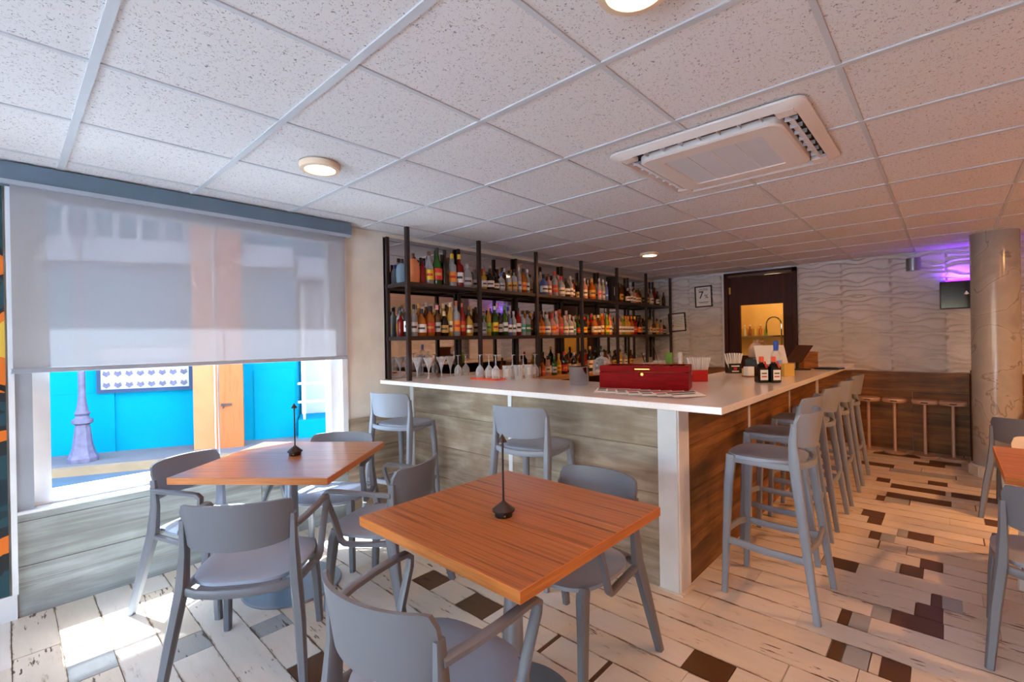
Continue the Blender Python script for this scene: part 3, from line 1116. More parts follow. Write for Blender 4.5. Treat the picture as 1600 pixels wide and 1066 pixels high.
# ---------------------------------------------------------------- bottles
PROF = {
    'wine': [(.034, 0), (.038, .010), (.038, .180), (.0365, .194), (.030, .212), (.019, .230), (.0145, .244), (.0135, .258), (.0135, .30)],
    'champ': [(.039, 0), (.043, .012), (.043, .14), (.041, .160), (.034, .186), (.024, .212), (.0175, .24), (.0145, .27), (.0145, .30)],
    'spirit': [(.035, 0), (.038, .008), (.038, .160), (.0365, .172), (.031, .182), (.020, .192), (.0145, .202), (.0135, .212), (.0135, .26)],
    'slim': [(.028, 0), (.030, .008), (.030, .185), (.028, .202), (.021, .220), (.0145, .236), (.0125, .25), (.0125, .295)],
    'squat': [(.040, 0), (.045, .012), (.045, .105), (.043, .120), (.034, .138), (.021, .152), (.0145, .165), (.014, .20)],
    'flask': [(.036, 0), (.048, .02), (.053, .09), (.048, .14), (.030, .175), (.014, .185), (.014, .215)],
    'mini': [(.024, 0), (.026, .006), (.026, .11), (.012, .14), (.011, .185)],
    'jug': [(.044, 0), (.055, .015), (.058, .09), (.053, .15), (.030, .185), (.015, .19), (.015, .215)],
}
BM = {}


def bottle_parts(kind, glass, label, cap, h):
    """meshes shared between alike bottles"""
    key = (kind, glass, label, cap)
    if key in BM:
        return BM[key]
    pr = PROF[kind]
    sy = .62 if kind in ('flask', 'jug') else 1.0
    body = MB().lathe(pr, 14, sy=sy).mesh('body', GLASS[glass], True)
    H = pr[-1][1]
    rn = pr[-1][0]
    capm = MB().lathe([(rn+.0015, H-.028), (rn+.0022, H-.026), (rn+.0022, H+.010), (rn*.8, H+.013)], 12).mesh('cap', COLR[cap], True)
    lab = None
    if label:
        R0 = max(r for r, z in pr[:3])
        zl0, zl1 = H*.14, H*.46
        v, f = [], []
        n = 12
        for i in range(n+1):
            a = -PI*.95+PI*.9*i/n
            for z in (zl0, zl1):
                rr = R0+.0008
                v.append((rr*math.cos(a), rr*sy*math.sin(a), z))
        for i in range(n):
            f.append((2*i, 2*i+2, 2*i+3, 2*i+1))
        b = MB()
        b.v, b.f = v, f
        lab = b.mesh('label', COLR[label], True)
        # printed band on the label
        v2 = [(x*1.004, y*1.004, zl0+(zl1-zl0)*(.38 if z == zl0 else .62)) for x, y, z in v[6:-6]]
        f2 = [(2*i, 2*i+2, 2*i+3, 2*i+1) for i in range(len(v2)//2-1)]
        b2 = MB()
        b2.v, b2.f = v2, f2
        band = b2.mesh('label_print', COLR[BAND.get(label, 'ink')], True)
        lab = (lab, band)
    BM[key] = (body, capm, lab, H)
    return BM[key]


GLASS = {k: bottle_mat(k, c, cl) for k, c, cl in (
    ('clear', (206, 212, 216), .55), ('amber', (176, 92, 24), .25), ('brown', (84, 44, 22), .12), ('green', (40, 84, 30), .18), ('dark', (30, 22, 22), .05),
    ('red', (140, 24, 22), .2), ('gold', (214, 168, 70), .35), ('pink', (224, 168, 160), .4), ('blue', (110, 130, 196), .35), ('lime', (120, 150, 40), .2), ('copper', (176, 84, 52), .2))}
GLASS['orange'] = plain('orange_ceramic', (216, 128, 78), .4)
GLASS['ice'] = plain('ice_ceramic', (206, 220, 236), .35)
GLASS['slate'] = plain('slate_ceramic', (106, 130, 146), .4)
COLR = {k: plain('b_'+k, c, .45) for k, c in (
    ('white', (232, 230, 226)), ('cream', (226, 208, 168)), ('black', (26, 24, 26)), ('red', (200, 44, 34)), ('yellow', (236, 196, 40)), ('orange', (236, 138, 36)),
    ('gold', (198, 152, 66)), ('blue', (58, 96, 196)), ('teal', (50, 160, 146)), ('green', (64, 130, 56)), ('purple', (120, 60, 150)), ('silver', (186, 188, 192)), ('brown', (96, 58, 36)), ('lime', (150, 190, 50)), ('pink', (226, 150, 150)), ('ink', (62, 56, 60)))}
BAND = {'white': 'ink', 'cream': 'brown', 'black': 'gold', 'red': 'gold', 'yellow': 'red', 'orange': 'red', 'gold': 'ink', 'blue': 'silver', 'teal': 'white', 'green': 'white', 'silver': 'ink', 'pink': 'red', 'purple': 'white'}
GN = {'clear': 'clear', 'amber': 'amber', 'brown': 'brown', 'green': 'green', 'dark': 'black', 'red': 'red', 'gold': 'golden', 'pink': 'pale pink', 'blue': 'blue', 'lime': 'yellow-green', 'copper': 'copper', 'orange': 'orange ceramic', 'ice': 'white ceramic', 'slate': 'slate-blue ceramic'}


def bottle(kind, glass, label, cap, x, y, z, scale, text, group, slim=1.0):
    body, capm, lab, H = bottle_parts(kind, glass, label, cap, scale)
    e = empty('liquor_bottle', (x, y, z+.0006), R(-random.uniform(18, 40)), text, 'bottle', group)
    e.scale = (min(1.12, scale)*slim, min(1.12, scale)*slim, scale)
    inst('body', body, e)
    inst('cap', capm, e)
    if lab:
        l = inst('label', lab[0], e)
        inst('label_print', lab[1], l)
    return e


BAYN = ['first', 'second', 'third', 'fourth', 'fifth', 'sixth']
# (pixel u, kind, glass, label, cap, scale, back row?)
UPPER = [
    [(611, 'jug', 'slate', None, 'black', .95, 2), (621, 'jug', 'ice', None, 'blue', .92, 1), (631, 'flask', 'blue', 'blue', 'blue', 1.0, 2), (646, 'jug', 'orange', None, 'brown', 1.12, 0), (655, 'mini', 'clear', 'yellow', 'yellow', 1.0, 1),
     (664, 'spirit', 'red', None, 'black', .82, 0), (669, 'wine', 'dark', None, 'black', .9, 1), (677, 'champ', 'clear', 'yellow', 'brown', .94, 0), (685, 'wine', 'brown', 'red', 'black', .98, 1), (694, 'champ', 'green', 'red', 'black', 1.08, 0), (701, 'wine', 'dark', 'red', 'brown', .92, 1), (706, 'wine', 'dark', None, 'black', 1.06, 0),
     (718, 'spirit', 'clear', 'orange', 'yellow', 1.12, 0), (726, 'spirit', 'red', 'white', 'yellow', 1.14, 0), (738, 'flask', 'clear', 'silver', 'silver', 1.0, 0)],
    [(757, 'spirit', 'gold', 'white', 'red', .74, 0), (766, 'wine', 'dark', None, 'black', .74, 1), (768, 'squat', 'dark', 'white', 'black', 1.0, 0), (776, 'squat', 'dark', 'cream', 'black', .8, 0), (782, 'squat', 'clear', 'silver', 'blue', .9, 0), (789, 'spirit', 'brown', None, 'silver', .96, 1),
     (796, 'spirit', 'clear', 'gold', 'black', .82, 0), (804, 'spirit', 'clear', 'gold', 'black', .9, 0), (812, 'slim', 'clear', 'silver', 'silver', .9, 0), (819, 'spirit', 'gold', None, 'gold', 1.2, 1), (825, 'spirit', 'amber', 'orange', 'black', .98, 0), (832, 'slim', 'clear', 'white', 'white', .86, 0)],
    [(845, 'slim', 'clear', 'silver', 'silver', .92, 1), (850, 'squat', 'blue', 'white', 'black', 1.12, 0), (858, 'spirit', 'pink', 'cream', 'black', .92, 0), (867, 'spirit', 'clear', 'red', 'red', 1.05, 0), (873, 'spirit', 'pink', 'white', 'silver', .98, 1), (879, 'squat', 'clear', 'cream', 'red', 1.15, 0), (888, 'squat', 'dark', 'white', 'black', 1.1, 0), (896, 'spirit', 'clear', 'white', 'silver', .96, 0), (902, 'slim', 'red', 'white', 'black', .74, 0)],
    [(914, 'spirit', 'pink', 'white', 'silver', .96, 0), (919, 'wine', 'clear', None, 'silver', .86, 1), (925, 'squat', 'amber', 'gold', 'gold', 1.3, 0), (932, 'spirit', 'clear', 'silver', 'black', 1.0, 1), (937, 'slim', 'clear', 'pink', 'silver', .94, 0), (943, 'slim', 'clear', 'silver', 'silver', .92, 0), (948, 'slim', 'blue', 'blue', 'silver', .84, 0)],
    [(967, 'wine', 'dark', None, 'black', .94, 1), (971, 'wine', 'brown', 'gold', 'black', .84, 0), (977, 'wine', 'dark', 'brown', 'black', .94, 1), (981, 'squat', 'dark', 'white', 'silver', 1.0, 0), (986, 'spirit', 'clear', 'white', 'silver', .9, 0), (992, 'spirit', 'pink', 'white', 'black', .84, 0), (997, 'squat', 'amber', 'cream', 'black', .95, 0), (1003, 'spirit', 'brown', 'cream', 'black', .78, 0)],
    [(1011, 'spirit', 'brown', 'gold', 'black', .9, 0), (1018, 'champ', 'clear', 'white', 'silver', .78, 0), (1023, 'slim', 'red', None, 'black', .98, 1), (1027, 'spirit', 'dark', 'white', 'black', .82, 0), (1031, 'spirit', 'clear', 'silver', 'silver', 1.1, 1), (1037, 'wine', 'dark', None, 'black', .72, 0)],
]
LOWER = [
    [(609, 'spirit', 'red', None, 'black', .8, 1), (614, 'wine', 'dark', 'white', 'black', .92, 0), (627, 'spirit', 'clear', 'white', 'black', 1.0, 0), (641, 'squat', 'amber', 'white', 'black', 1.12, 0), (646, 'spirit', 'gold', 'cream', 'gold', 1.02, 1), (651, 'spirit', 'amber', 'gold', 'gold', 1.08, 1), (660, 'squat', 'amber', 'red', 'black', 1.25, 0),
     (666, 'slim', 'brown', 'white', 'silver', 1.0, 1), (673, 'spirit', 'brown', 'silver', 'pink', 1.02, 0), (681, 'spirit', 'gold', 'gold', 'brown', 1.12, 1), (686, 'squat', 'dark', 'gold', 'cream', 1.06, 0), (692, 'spirit', 'gold', None, 'cream', 1.12, 1), (700, 'slim', 'gold', 'cream', 'cream', 1.0, 0), (716, 'spirit', 'clear', 'orange', 'copper', 1.2, 0), (727, 'wine', 'red', 'red', 'copper', 1.0, 0), (740, 'squat', 'gold', 'cream', 'black', 1.1, 0)],
    [(756, 'spirit', 'clear', 'silver', 'green', .7, 0), (763, 'slim', 'gold', 'lime', 'pink', .94, 0), (773, 'wine', 'green', 'yellow', 'white', .96, 0), (777, 'slim', 'clear', None, 'pink', 1.12, 1), (781, 'wine', 'dark', 'silver', 'silver', .86, 0), (788, 'wine', 'green', 'white', 'green', .98, 0), (793, 'slim', 'clear', 'blue', 'blue', 1.0, 1), (797, 'wine', 'blue', 'white', 'silver', .82, 0), (804, 'wine', 'clear', 'white', 'silver', .82, 0), (812, 'wine', 'red', 'white', 'black', .94, 0), (822, 'spirit', 'clear', 'teal', 'black', .98, 0), (830, 'spirit', 'clear', 'green', 'black', 1.0, 0)],
    [(844, 'spirit', 'amber', 'cream', 'brown', .9, 1), (849, 'squat', 'amber', 'orange', 'brown', 1.1, 0), (856, 'squat', 'clear', 'white', 'silver', 1.12, 0), (861, 'spirit', 'clear', 'red', 'red', 1.0, 1), (865, 'squat', 'pink', 'orange', 'red', 1.12, 0), (871, 'spirit', 'pink', None, 'copper', 1.1, 1), (876, 'slim', 'clear', 'pink', 'pink', .92, 0), (882, 'spirit', 'copper', 'red', 'copper', 1.12, 0), (887, 'squat', 'clear', 'cream', 'silver', 1.1, 0), (892, 'spirit', 'pink', 'white', 'silver', 1.12, 1), (896, 'squat', 'clear', 'white', 'silver', 1.16, 0), (903, 'spirit', 'clear', 'teal', 'silver', .84, 0)],
    [(913, 'spirit', 'dark', 'yellow', 'red', .84, 0), (918, 'spirit', 'amber', 'gold', 'green', .96, 1), (923, 'spirit', 'red', 'gold', 'red', 1.0, 1), (928, 'squat', 'amber', 'cream', 'gold', 1.2, 0), (934, 'spirit', 'brown', 'white', 'white', .96, 0), (940, 'wine', 'amber', 'cream', 'orange', .9, 0), (945, 'spirit', 'gold', 'yellow', 'lime', 1.0, 1), (949, 'wine', 'lime', 'yellow', 'lime', .88, 0), (956, 'wine', 'orange', 'white', 'red', .88, 0), (960, 'spirit', 'amber', 'cream', 'red', 1.02, 1)],
    [(967, 'spirit', 'pink', 'white', 'purple', .98, 0), (972, 'spirit', 'lime', 'white', 'lime', .98, 0), (977, 'spirit', 'gold', 'white', 'orange', .98, 0), (981, 'spirit', 'gold', 'white', 'orange', .98, 0), (986, 'spirit', 'amber', 'white', 'orange', .98, 0), (991, 'spirit', 'red', 'red', 'yellow', .98, 0), (999, 'spirit', 'dark', 'orange', 'black', .92, 0)],
    [(1011, 'slim', 'clear', 'silver', 'black', .82, 0), (1016, 'slim', 'clear', 'cream', 'black', .84, 0), (1021, 'spirit', 'brown', 'cream', 'black', .84, 0), (1026, 'spirit', 'gold', 'cream', 'black', .9, 0), (1032, 'spirit', 'clear', 'pink', 'black', .86, 0), (1037, 'squat', 'brown', 'silver', 'silver', .9, 0)],
]
COLR['copper'] = plain('b_copper', (176, 96, 60), .4)
BAND['lime'] = 'green'
BAND['copper'] = 'ink'
BAND['brown'] = 'gold'
for rows, z, nm in ((UPPER, S2, 'upper'), (LOWER, S1, 'lower')):
    for bi, bay in enumerate(rows):
        where = {}
        for bk in (0, 1):
            row = [k for k, q in enumerate(bay) if min(q[6], 1) == bk]
            if not row:
                continue
            yb = (3.374, 3.474)[bk]
            rad = [max(r for r, _ in PROF[bay[k][1]])*min(1.12, bay[k][5])+.0015 for k in row]
            lo, hi = PX[bi]+.02, PX[bi+1]-.02
            thin = min(1.0, (hi-lo-.004)/(2*sum(rad)))
            rad = [r*thin for r in rad]
            xs = [ony(bay[k][0], 480, yb).x for k in row]
            for _ in range(60):
                for i in range(len(xs)):
                    xs[i] = min(max(xs[i], lo+rad[i]), hi-rad[i])
                for i in range(len(xs)-1):
                    gap = rad[i]+rad[i+1]-(xs[i+1]-xs[i])
                    if gap > 0:
                        xs[i] -= gap/2
                        xs[i+1] += gap/2
            for i, k in enumerate(row):
                where[k] = (xs[i], yb, thin*.985)
        for k, (u, kind, gl, lb, cp, sc, back) in enumerate(bay):
            x, yb, thin = where[k]
            lab = '%s bottle, %s%s cap: %s shelf, %s bay from window, %s from left' % (
                GN[gl], (lb+' label, ') if lb else '', cp, nm, BAYN[bi], ORD[k])
            bottle(kind, gl, lb, cp, x, yb, z, sc, lab, 'bottles on the %s shelf' % nm, thin)
fill = random.Random(5)
for z, nm in ((S2, 'upper'), (S1, 'lower')):
    for bi in range(6):
        for k in range(7):
            if nm == 'upper' and bi == 0 and k < 3:
                continue
            x = PX[bi]+.10+.105*k+fill.uniform(-.012, .012)
            gl = fill.choice(('clear', 'amber', 'brown', 'dark', 'gold', 'green', 'clear'))
            lb = fill.choice(('white', 'cream', 'silver', 'black', 'red', 'gold'))
            bottle(fill.choice(('spirit', 'wine', 'slim')), gl, lb, fill.choice(('black', 'silver', 'gold', 'black')), x, 3.558-.0005*k, z, fill.uniform(.80, .98),
                   '%s bottle, %s label: rear row against mirror, %s shelf, %s bay, %s from left' % (GN[gl], lb, nm, BAYN[bi], ORD[k]), 'rear-row bottles on the %s shelf' % nm)
# black gift box on the upper shelf
gb = empty('bottle_gift_box', (ony(955, 470, 3.40).x, 3.40, S2+.0006), 0, 'tall black gift box on the upper shelf beside a rack post', 'box')
MB().bb(-.05, .05, -.05, .05, 0, .34).build('carton', 'black', gb, bevel=.003)
MB().bb(-.006, .010, -.0512, -.05, .08, .2).build('print', 'paper', gb)
# two hanging crystal glasses high on the wall end
# bottles on the back bar
BACK = [(848, 'mini', 'amber', 'red', 'black', 1.0), (856, 'mini', 'pink', 'cream', 'black', 1.1), (866, 'spirit', 'green', 'silver', 'green', .8), (873, 'mini', 'gold', 'yellow', 'gold', 1.2), (882, 'spirit', 'dark', 'red', 'red', .95), (889, 'spirit', 'brown', 'cream', 'black', .9), (897, 'spirit', 'dark', 'silver', 'silver', .9), (915, 'spirit', 'red', 'red', 'black', 1.0), (922, 'wine', 'dark', 'cream', 'gold', 1.0), (930, 'spirit', 'dark', 'white', 'black', 1.1), (939, 'wine', 'dark', None, 'black', 1.0), (947, 'spirit', 'brown', 'gold', 'black', .9)]
for k, (u, kind, gl, lb, cp, sc) in enumerate(BACK):
    yb = 3.30+(.11 if k % 2 else 0)
    x = ony(u, 575, yb).x
    lab = '%s bottle, %s%s cap: low back counter, %s from left' % (GN[gl], (lb+' label, ') if lb else '', cp, ORD[k])
    bottle(kind, gl, lb, cp, x, yb, BZ, sc, lab, 'bottles on the back bar')
BACK2 = [('clear', 'silver'), ('amber', 'cream'), ('green', 'white'), ('clear', 'orange'), ('dark', 'gold'), ('gold', 'cream'), ('clear', 'white'), ('brown', 'gold')]
for k, (gl, lb) in enumerate(BACK2):
    bottle('spirit', gl, lb, 'black', 5.25+.16*k, 3.48, BZ, .8+.05*(k % 3), '%s bottle, %s label: far back counter by the mirror, %s from left' % (GN[gl], lb, ORD[k]), 'bottles on the far back counter')

# ================================================================= CHAIRS


def seat_mesh(w, d, yc, ztop, th, dish, mat, nm='seat', n=40, pw=.62):
    prof = [(0.0, 0), (.35, 0), (.7, 0), (.92, 0), (1.0, -.006), (1.0, -th+.006), (.95, -th), (.0, -th)]
    b = MB()
    idx = []
    for (s, dz) in prof:
        ring = []
        if s == 0:
            b.v.append((0, yc, ztop+dz-(dish if dz == 0 else 0)))
            ring = [len(b.v)-1]*n
        else:
            for i in range(n):
                a = 2*PI*i/n
                c, sn = math.cos(a), math.sin(a)
                x = math.copysign(abs(c)**pw, c)*w*s
                y = math.copysign(abs(sn)**pw, sn)*d*s
                # narrower to the rear
                x *= 1.0-.10*max(0, -sn)
                z = ztop+dz-(dish*(1-s*s) if dz == 0 else 0)
                b.v.append((x, yc+y, z))
                ring.append(len(b.v)-1)
        idx.append(ring)
    for r0, r1 in zip(idx, idx[1:]):
        for i in range(n):
            i2 = (i+1) % n
            q = [r0[i], r0[i2], r1[i2], r1[i]]
            q2 = []
            for k in q:
                if k not in q2:
                    q2.append(k)
            if len(q2) > 2:
                b.f.append(tuple(q2))
    return b.mesh(nm, mat, True)


def back_mesh(hw, yend, ymid, z0, z1, lean, th, mat, drop=.0):
    rows = []
    ns, nz = 22, 8
    for i in range(nz+1):
        rr = []
        for j in range(ns+1):
            s = -1+2*j/ns
            e = max(0, (abs(s)-.86)/.14)
            top = z1-.035*e*e-.006*s*s
            bot = z0+.020*s*s-drop+.03*e*e
            z = bot+(top-bot)*i/nz
            k = i/nz
            x = hw*math.sin(s*1.12)/math.sin(1.12)
            y = yend+(ymid-yend)*(math.cos(s*1.12)-math.cos(1.12))/(1-math.cos(1.12))-lean*k
            rr.append((x*(1+.03*k), y, z))
        rows.append(rr)
    return MB().sheet(rows, lambda i, j: Vector((0, th, 0))).mesh('backrest', mat, True)


def make_armchair(mat='chair', mseat='chair_seat', arms=True):
    root = empty('armchair' if arms else 'side_chair')
    inst('seat', seat_mesh(.232, .225, .015, .437, .028, .012, mseat), root)
    inst('backrest', back_mesh(.215, -.175, -.262, .575, .775, .03, .014, mat), root)
    for s in (-1, 1):
        MB().sweep([(s*.272, -.285, 0), (s*.245, -.225, .25), (s*.222, -.190, .42), (s*.215, -.182, .56), (s*.216, -.190, .70)],
                   [(.015, .018), (.020, .024), (.021, .028), (.015, .023), (.011, .015)], (1, 0, 0)).build('leg', mat, root, True)
        MB().sweep([(s*.218, .215, 0), (s*.208, .195, .25), (s*.198, .180, .38), (s*.192, .165, .426)],
                   [(.015, .018), (.019, .022), (.022, .026), (.022, .026)], (1, 0, 0)).build('leg', mat, root, True)
        arm = [(s*.222, -.186, .645), (s*.246, -.10, .652), (s*.262, 0, .656), (s*.270, .10, .658), (s*.272, .150, .655), (s*.2715, .170, .640), (s*.270, .166, .61),
               (s*.262, .120, .50), (s*.257, .088, .405), (s*.252, .070, .389), (s*.246, .04, .386), (s*.234, -.06, .392), (s*.224, -.185, .405)]
        side = [(s, .2, 0)]*13
        secs = [(.015, .011)]*5+[(.016, .011)]*3+[(.015, .012)]*5
        if arms:
            MB().sweep(arm, secs, side).build('armrest', mat, root, True)
        else:
            MB().sweep([(s*.204, .17, .405), (s*.222, 0, .40), (s*.222, -.185, .405)], [(.010, .014)], (1, 0, 0)).build('side_rail', mat, root, True)
    # rear rail under the backrest
    MB().sweep([(-.222, -.19, .408), (-.16, -.222, .402), (-.08, -.238, .400), (0, -.242, .399), (.08, -.238, .400), (.16, -.222, .402), (.222, -.19, .408)],
               [(.018, .011)], (0, 0, 1)).build('rear_rail', mat, root, True)
    MB().bb(-.16, .16, -.225, -.17, .406, .418).build('seat_tab', mat, root)
    return root


def make_stool(mat='stool', mseat='chair_seat'):
    root = empty('bar_stool')
    inst('seat', seat_mesh(.195, .185, .03, .775, .028, .010, mseat), root)
    inst('backrest', back_mesh(.19, -.125, -.205, .835, 1.025, .03, .014, mat), root)
    fl, rl = [], []
    for s in (-1, 1):
        MB().sweep([(s*.225, -.235, 0), (s*.210, -.195, .30), (s*.196, -.158, .60), (s*.190, -.140, .76), (s*.188, -.132, .86), (s*.190, -.140, .97)],
                   [(.013, .015), (.016, .019), (.018, .022), (.019, .025), (.013, .020), (.010, .014)], (1, 0, 0)).build('leg', mat, root, True)
        MB().sweep([(s*.195, .210, 0), (s*.185, .200, .30), (s*.176, .188, .60), (s*.166, .172, .765)],
                   [(.013, .015), (.016, .018), (.019, .022), (.021, .025)], (1, 0, 0)).build('leg', mat, root, True)
        MB().sweep([(s*.185, .20, .295), (s*.198, 0, .285), (s*.211, -.196, .292)], [(.010, .018)], (1, 0, 0)).build('footrest', mat, root, True)
        MB().sweep([(s*.170, .16, .742), (s*.186, 0, .740), (s*.190, -.14, .742)], [(.010, .016)], (1, 0, 0)).build('side_rail', mat, root, True)
    MB().sweep([(-.185, .20, .30), (-.10, .228, .300), (0, .236, .300), (.10, .228, .300), (.185, .20, .30)], [(.010, .018)], (0, 1, 0)).build('footrest', mat, root, True)
    MB().sweep([(-.208, -.19, .33), (0, -.205, .33), (.208, -.19, .33)], [(.010, .016)], (0, 1, 0)).build('footrest', mat, root, True)
    MB().sweep([(-.190, -.14, .752), (-.10, -.178, .748), (0, -.190, .747), (.10, -.178, .748), (.190, -.14, .752)], [(.016, .010)], (0, 0, 1)).build('rear_rail', mat, root, True)
    return root


# face(angle): the model faces local +y; world heading h means rotation h-90
ac = make_armchair()
chairs = [
    (0.818, 3.088, -59.5, 'blue-grey plastic armchair between the window and the tilted table'),
    (0.78, 2.35, 52, 'blue-grey plastic armchair, its back to the camera, at the tilted table by the window'),
    (1.47, 3.03, 221, 'blue-grey plastic armchair on the far side of the tilted table, below the bar stool'),
    (1.435, 2.33, 115, 'blue-grey plastic armchair between the two wooden tables'),
    (0.862, 1.15, 8, 'blue-grey plastic armchair nearest the camera, in front of the square table'),
    (1.735, 1.262, 177, 'blue-grey plastic armchair between the square table and the bar'),
]
for i, (x, y, h, lb) in enumerate(chairs):
    o = ac if i == 0 else copy_tree(ac)
    o.location = (x, y, 0)
    o.rotation_euler = (0, 0, R(h-90))
    tag(o, lb, 'chair', 'blue-grey armchairs')
sc0 = make_armchair(arms=False)
for i, (x, y, h, lb) in enumerate(((3.10, -0.37, 3, 'blue-grey armless chair at right edge, nearest the camera, one leg in full view'), (5.30, -0.48, -8, 'blue-grey armless chair in front of the marble column'))):
    o = sc0 if i == 0 else copy_tree(sc0)
    o.location = (x, y, 0)
    o.rotation_euler = (0, 0, R(h-90))
    tag(o, lb, 'chair', 'blue-grey armless chairs')
cc = make_armchair('chair_cream', 'chair_cream')
cc.location = (3.99, -0.50, 0)
cc.rotation_euler = (0, 0, R(180-90))
tag(cc, 'cream plastic armchair at right edge, behind the small table', 'chair')

st = make_stool()
stools = [
    (2.20, 3.27, 16, 'bar stool in the corner between the window and the bar'),
    (2.255, 1.925, 8, 'bar stool at the front of the bar, behind the square table'),
    (2.90, 0.715, 90, 'nearest bar stool of the row along the side of the bar'),
    (3.585, 0.83, 90, 'second nearest bar stool of the row along the bar side'),
    (4.27, 0.83, 90, 'middle bar stool of the row along the bar side'),
    (4.96, 0.83, 90, 'second farthest bar stool of the row along the bar side'),
    (5.65, 0.83, 90, 'farthest bar stool of the row along the bar side'),
]
for i, (x, y, h, lb) in enumerate(stools):
    o = st if i == 0 else copy_tree(st)
    o.location = (x, y, 0)
    o.rotation_euler = (0, 0, R(h-90))
    tag(o, 'blue-grey plastic '+lb, 'bar stool', 'blue-grey bar stools')

# low round stools by the far wall
ls = empty('pedestal_stool')
MB().lathe([(.113, 0), (.115, .006), (.115, .016), (.02, .024)], 28).build('base', 'copper_disc', ls, True)
MB().lathe([(.017, .02), (.017, .595)], 14).build('pole', 'copper_disc', ls, True)
MB().lathe([(.05, .595), (.112, .604), (.118, .612), (.118, .640), (.112, .648)], 28).build('seat', 'copper_disc', ls, True)
MB().bb(-.1183, -.1165, -.03, .03, .619, .631).build('seat_print', 'ink', ls)
for i, (y, lb) in enumerate(((.722, 'leftmost low round pedestal stool, nearest the bar stools'), (.474, 'second low round pedestal stool from the left by the far wall'), (.203, 'third low round pedestal stool from the left by the far wall'), (-.035, 'rightmost low round pedestal stool, beside the dark partition'))):
    o = ls if i == 0 else copy_tree(ls)
    o.location = (7.19, y, 0)
    tag(o, lb, 'stool', 'low round stools by the far wall')
pt = empty('partition', (7.12, -.205, 0), 0, 'narrow dark wood partition between low stools and marble column', 'partition')
MB().bb(-.02, .30, -.03, .03, 0, .955).build('board', 'mahogany', pt, bevel=.004)
MB().lathe([(.012, .955), (.03, .975), (.032, .995), (.018, 1.015)], 14).build('knob', 'mahogany', pt, True)
for z in (.25, .72):
    MB().box((-.026, .0, z), (.012, .03, .03)).build('bracket', 'brass', pt)

# ================================================================= TABLES


def make_table(name, label, x, y, rz, size, br=.27, group=None):
    t = empty(name, (x, y, 0), rz, label, 'table', group)
    h = size/2
    top = MB().bb(-h+.004, h-.004, -h+.004, h-.004, .718, .7505).build('tabletop', 'laminate', t, bevel=.0015)
    e = MB()
    e.bb(-h, -h+.006, -h, h, .716, .750)
    e.bb(h-.006, h, -h, h, .716, .750)
    e.bb(-h+.006, h-.006, -h, -h+.006, .716, .750)
    e.bb(-h+.006, h-.006, h-.006, h, .716, .750)
    e.build('edge_band', 'laminate_edge', top)
    MB().lathe([(.036, .012), (.036, .70)], 24).build('pole', 'brushed', t, True)
    MB().bb(-.19, .19, -.03, .03, .70, .718).build('top_bracket', 'black_metal', t)
    MB().bb(-.03, .03, -.19, .19, .700, .718).build('top_bracket', 'black_metal', t)
    MB().lathe([(br-.002, 0), (br, .006), (br-.007, .013), (.05, .018), (.045, .028)], 48).build('base', 'brushed', t, True)
    return t


make_table('dining_table', 'square wooden dining table set askew beside the window', 1.143, 2.857, R(39), .84)
make_table('dining_table', 'square striped wooden dining table nearest the camera', 1.336, 1.255, 0, .83, .24)
make_table('dining_table', 'wooden table cut off by the right edge, nearer of two', 3.125+.40, -.186-.40, 0, .80, .18)
make_table('dining_table', 'wooden table cut off by right edge, beside the marble column', 5.62+.40, -.98, 0, .80)

tl = empty('table_lamp')
MB().lathe([(.033, 0), (.034, .002), (.034, .020), (.030, .021)], 28).build('base', 'black', tl, True)
MB().lathe([(.0435, .021), (.0435, .026), (.006, .056), (.006, .06)], 28).build('base_cone', 'dark_lamp', tl, True)
MB().lathe([(.0042, .056), (.0042, .29)], 12).build('stem', 'dark_lamp', tl, True)
MB().lathe([(.0175, .282), (.0175, .284), (.002, .310), (.001, .312)], 24).build('lamp_shade', 'dark_lamp', tl, True)
MB().box((-.022, -.026, .010), (.006, .006, .006)).build('switch', 'steel', tl)
for i, (p, lb) in enumerate(((onz(787, 806, .7505), 'slim black cordless table lamp on the square table nearest the camera'), (onz(461, 711, .7505), 'slim black cordless table lamp on the tilted table by the window'))):
    o = tl if i == 0 else copy_tree(tl)
    o.location = (p.x, p.y, .7505)
    tag(o, lb, 'lamp', 'cordless table lamps')

# ================================================================= CEILING THINGS


def disc_light(x, y, energy, label, color=(1.0, .43, .13)):
    t = empty('ceiling_light', (x, y, CZ), 0, label, 'ceiling light', 'round flush ceiling lights')
    MB().lathe([(.104, 0), (.106, -.012), (.100, -.030), (.079, -.032), (.077, -.026)][::-1], 40).build('housing', 'lamp_ring', t, True)
    MB().lathe([(.077, -.0265), (.077, -.024)], 32).build('diffuser', 'led_warm', t)
    l = bpy.data.lights.new('lamp_light', 'AREA')
    l.shape = 'DISK'
    l.size = .15
    l.energy = energy
    l.color = color
    o = bpy.data.objects.new('lamp_light', l)
    COL.objects.link(o)
    o.location = (0, 0, -.034)
    o.parent = t
    return t


disc_light(1.165, 2.46, 3, 'round flush ceiling light above the window table')
disc_light(5.00, 2.475, 14, 'round flush ceiling light above the bar')
disc_light(onz(992, -20, 2.36).x, onz(992, -20, 2.36).y, 5, 'round flush ceiling light at the top edge of the picture')
disc_light(3.3, -1.6, 27, 'added round flush ceiling light outside the picture, right of the bar stools')  # unseen fixture, added for warm light on the right floor
disc_light(4.75, -1.75, 44, 'added round flush ceiling light outside the picture, near the marble column')  # also unseen and added, warms the far right side
disc_light(-1.2, -1.2, 3, 'added round flush ceiling light outside the picture, behind the camera')  # unseen lamp, added as weak fill

# air conditioner cassette
acu = empty('air_conditioner', (2.615, 0.855, CZ), 0, 'white four-way ceiling cassette air conditioner with square grille', 'air conditioner')
S = .45


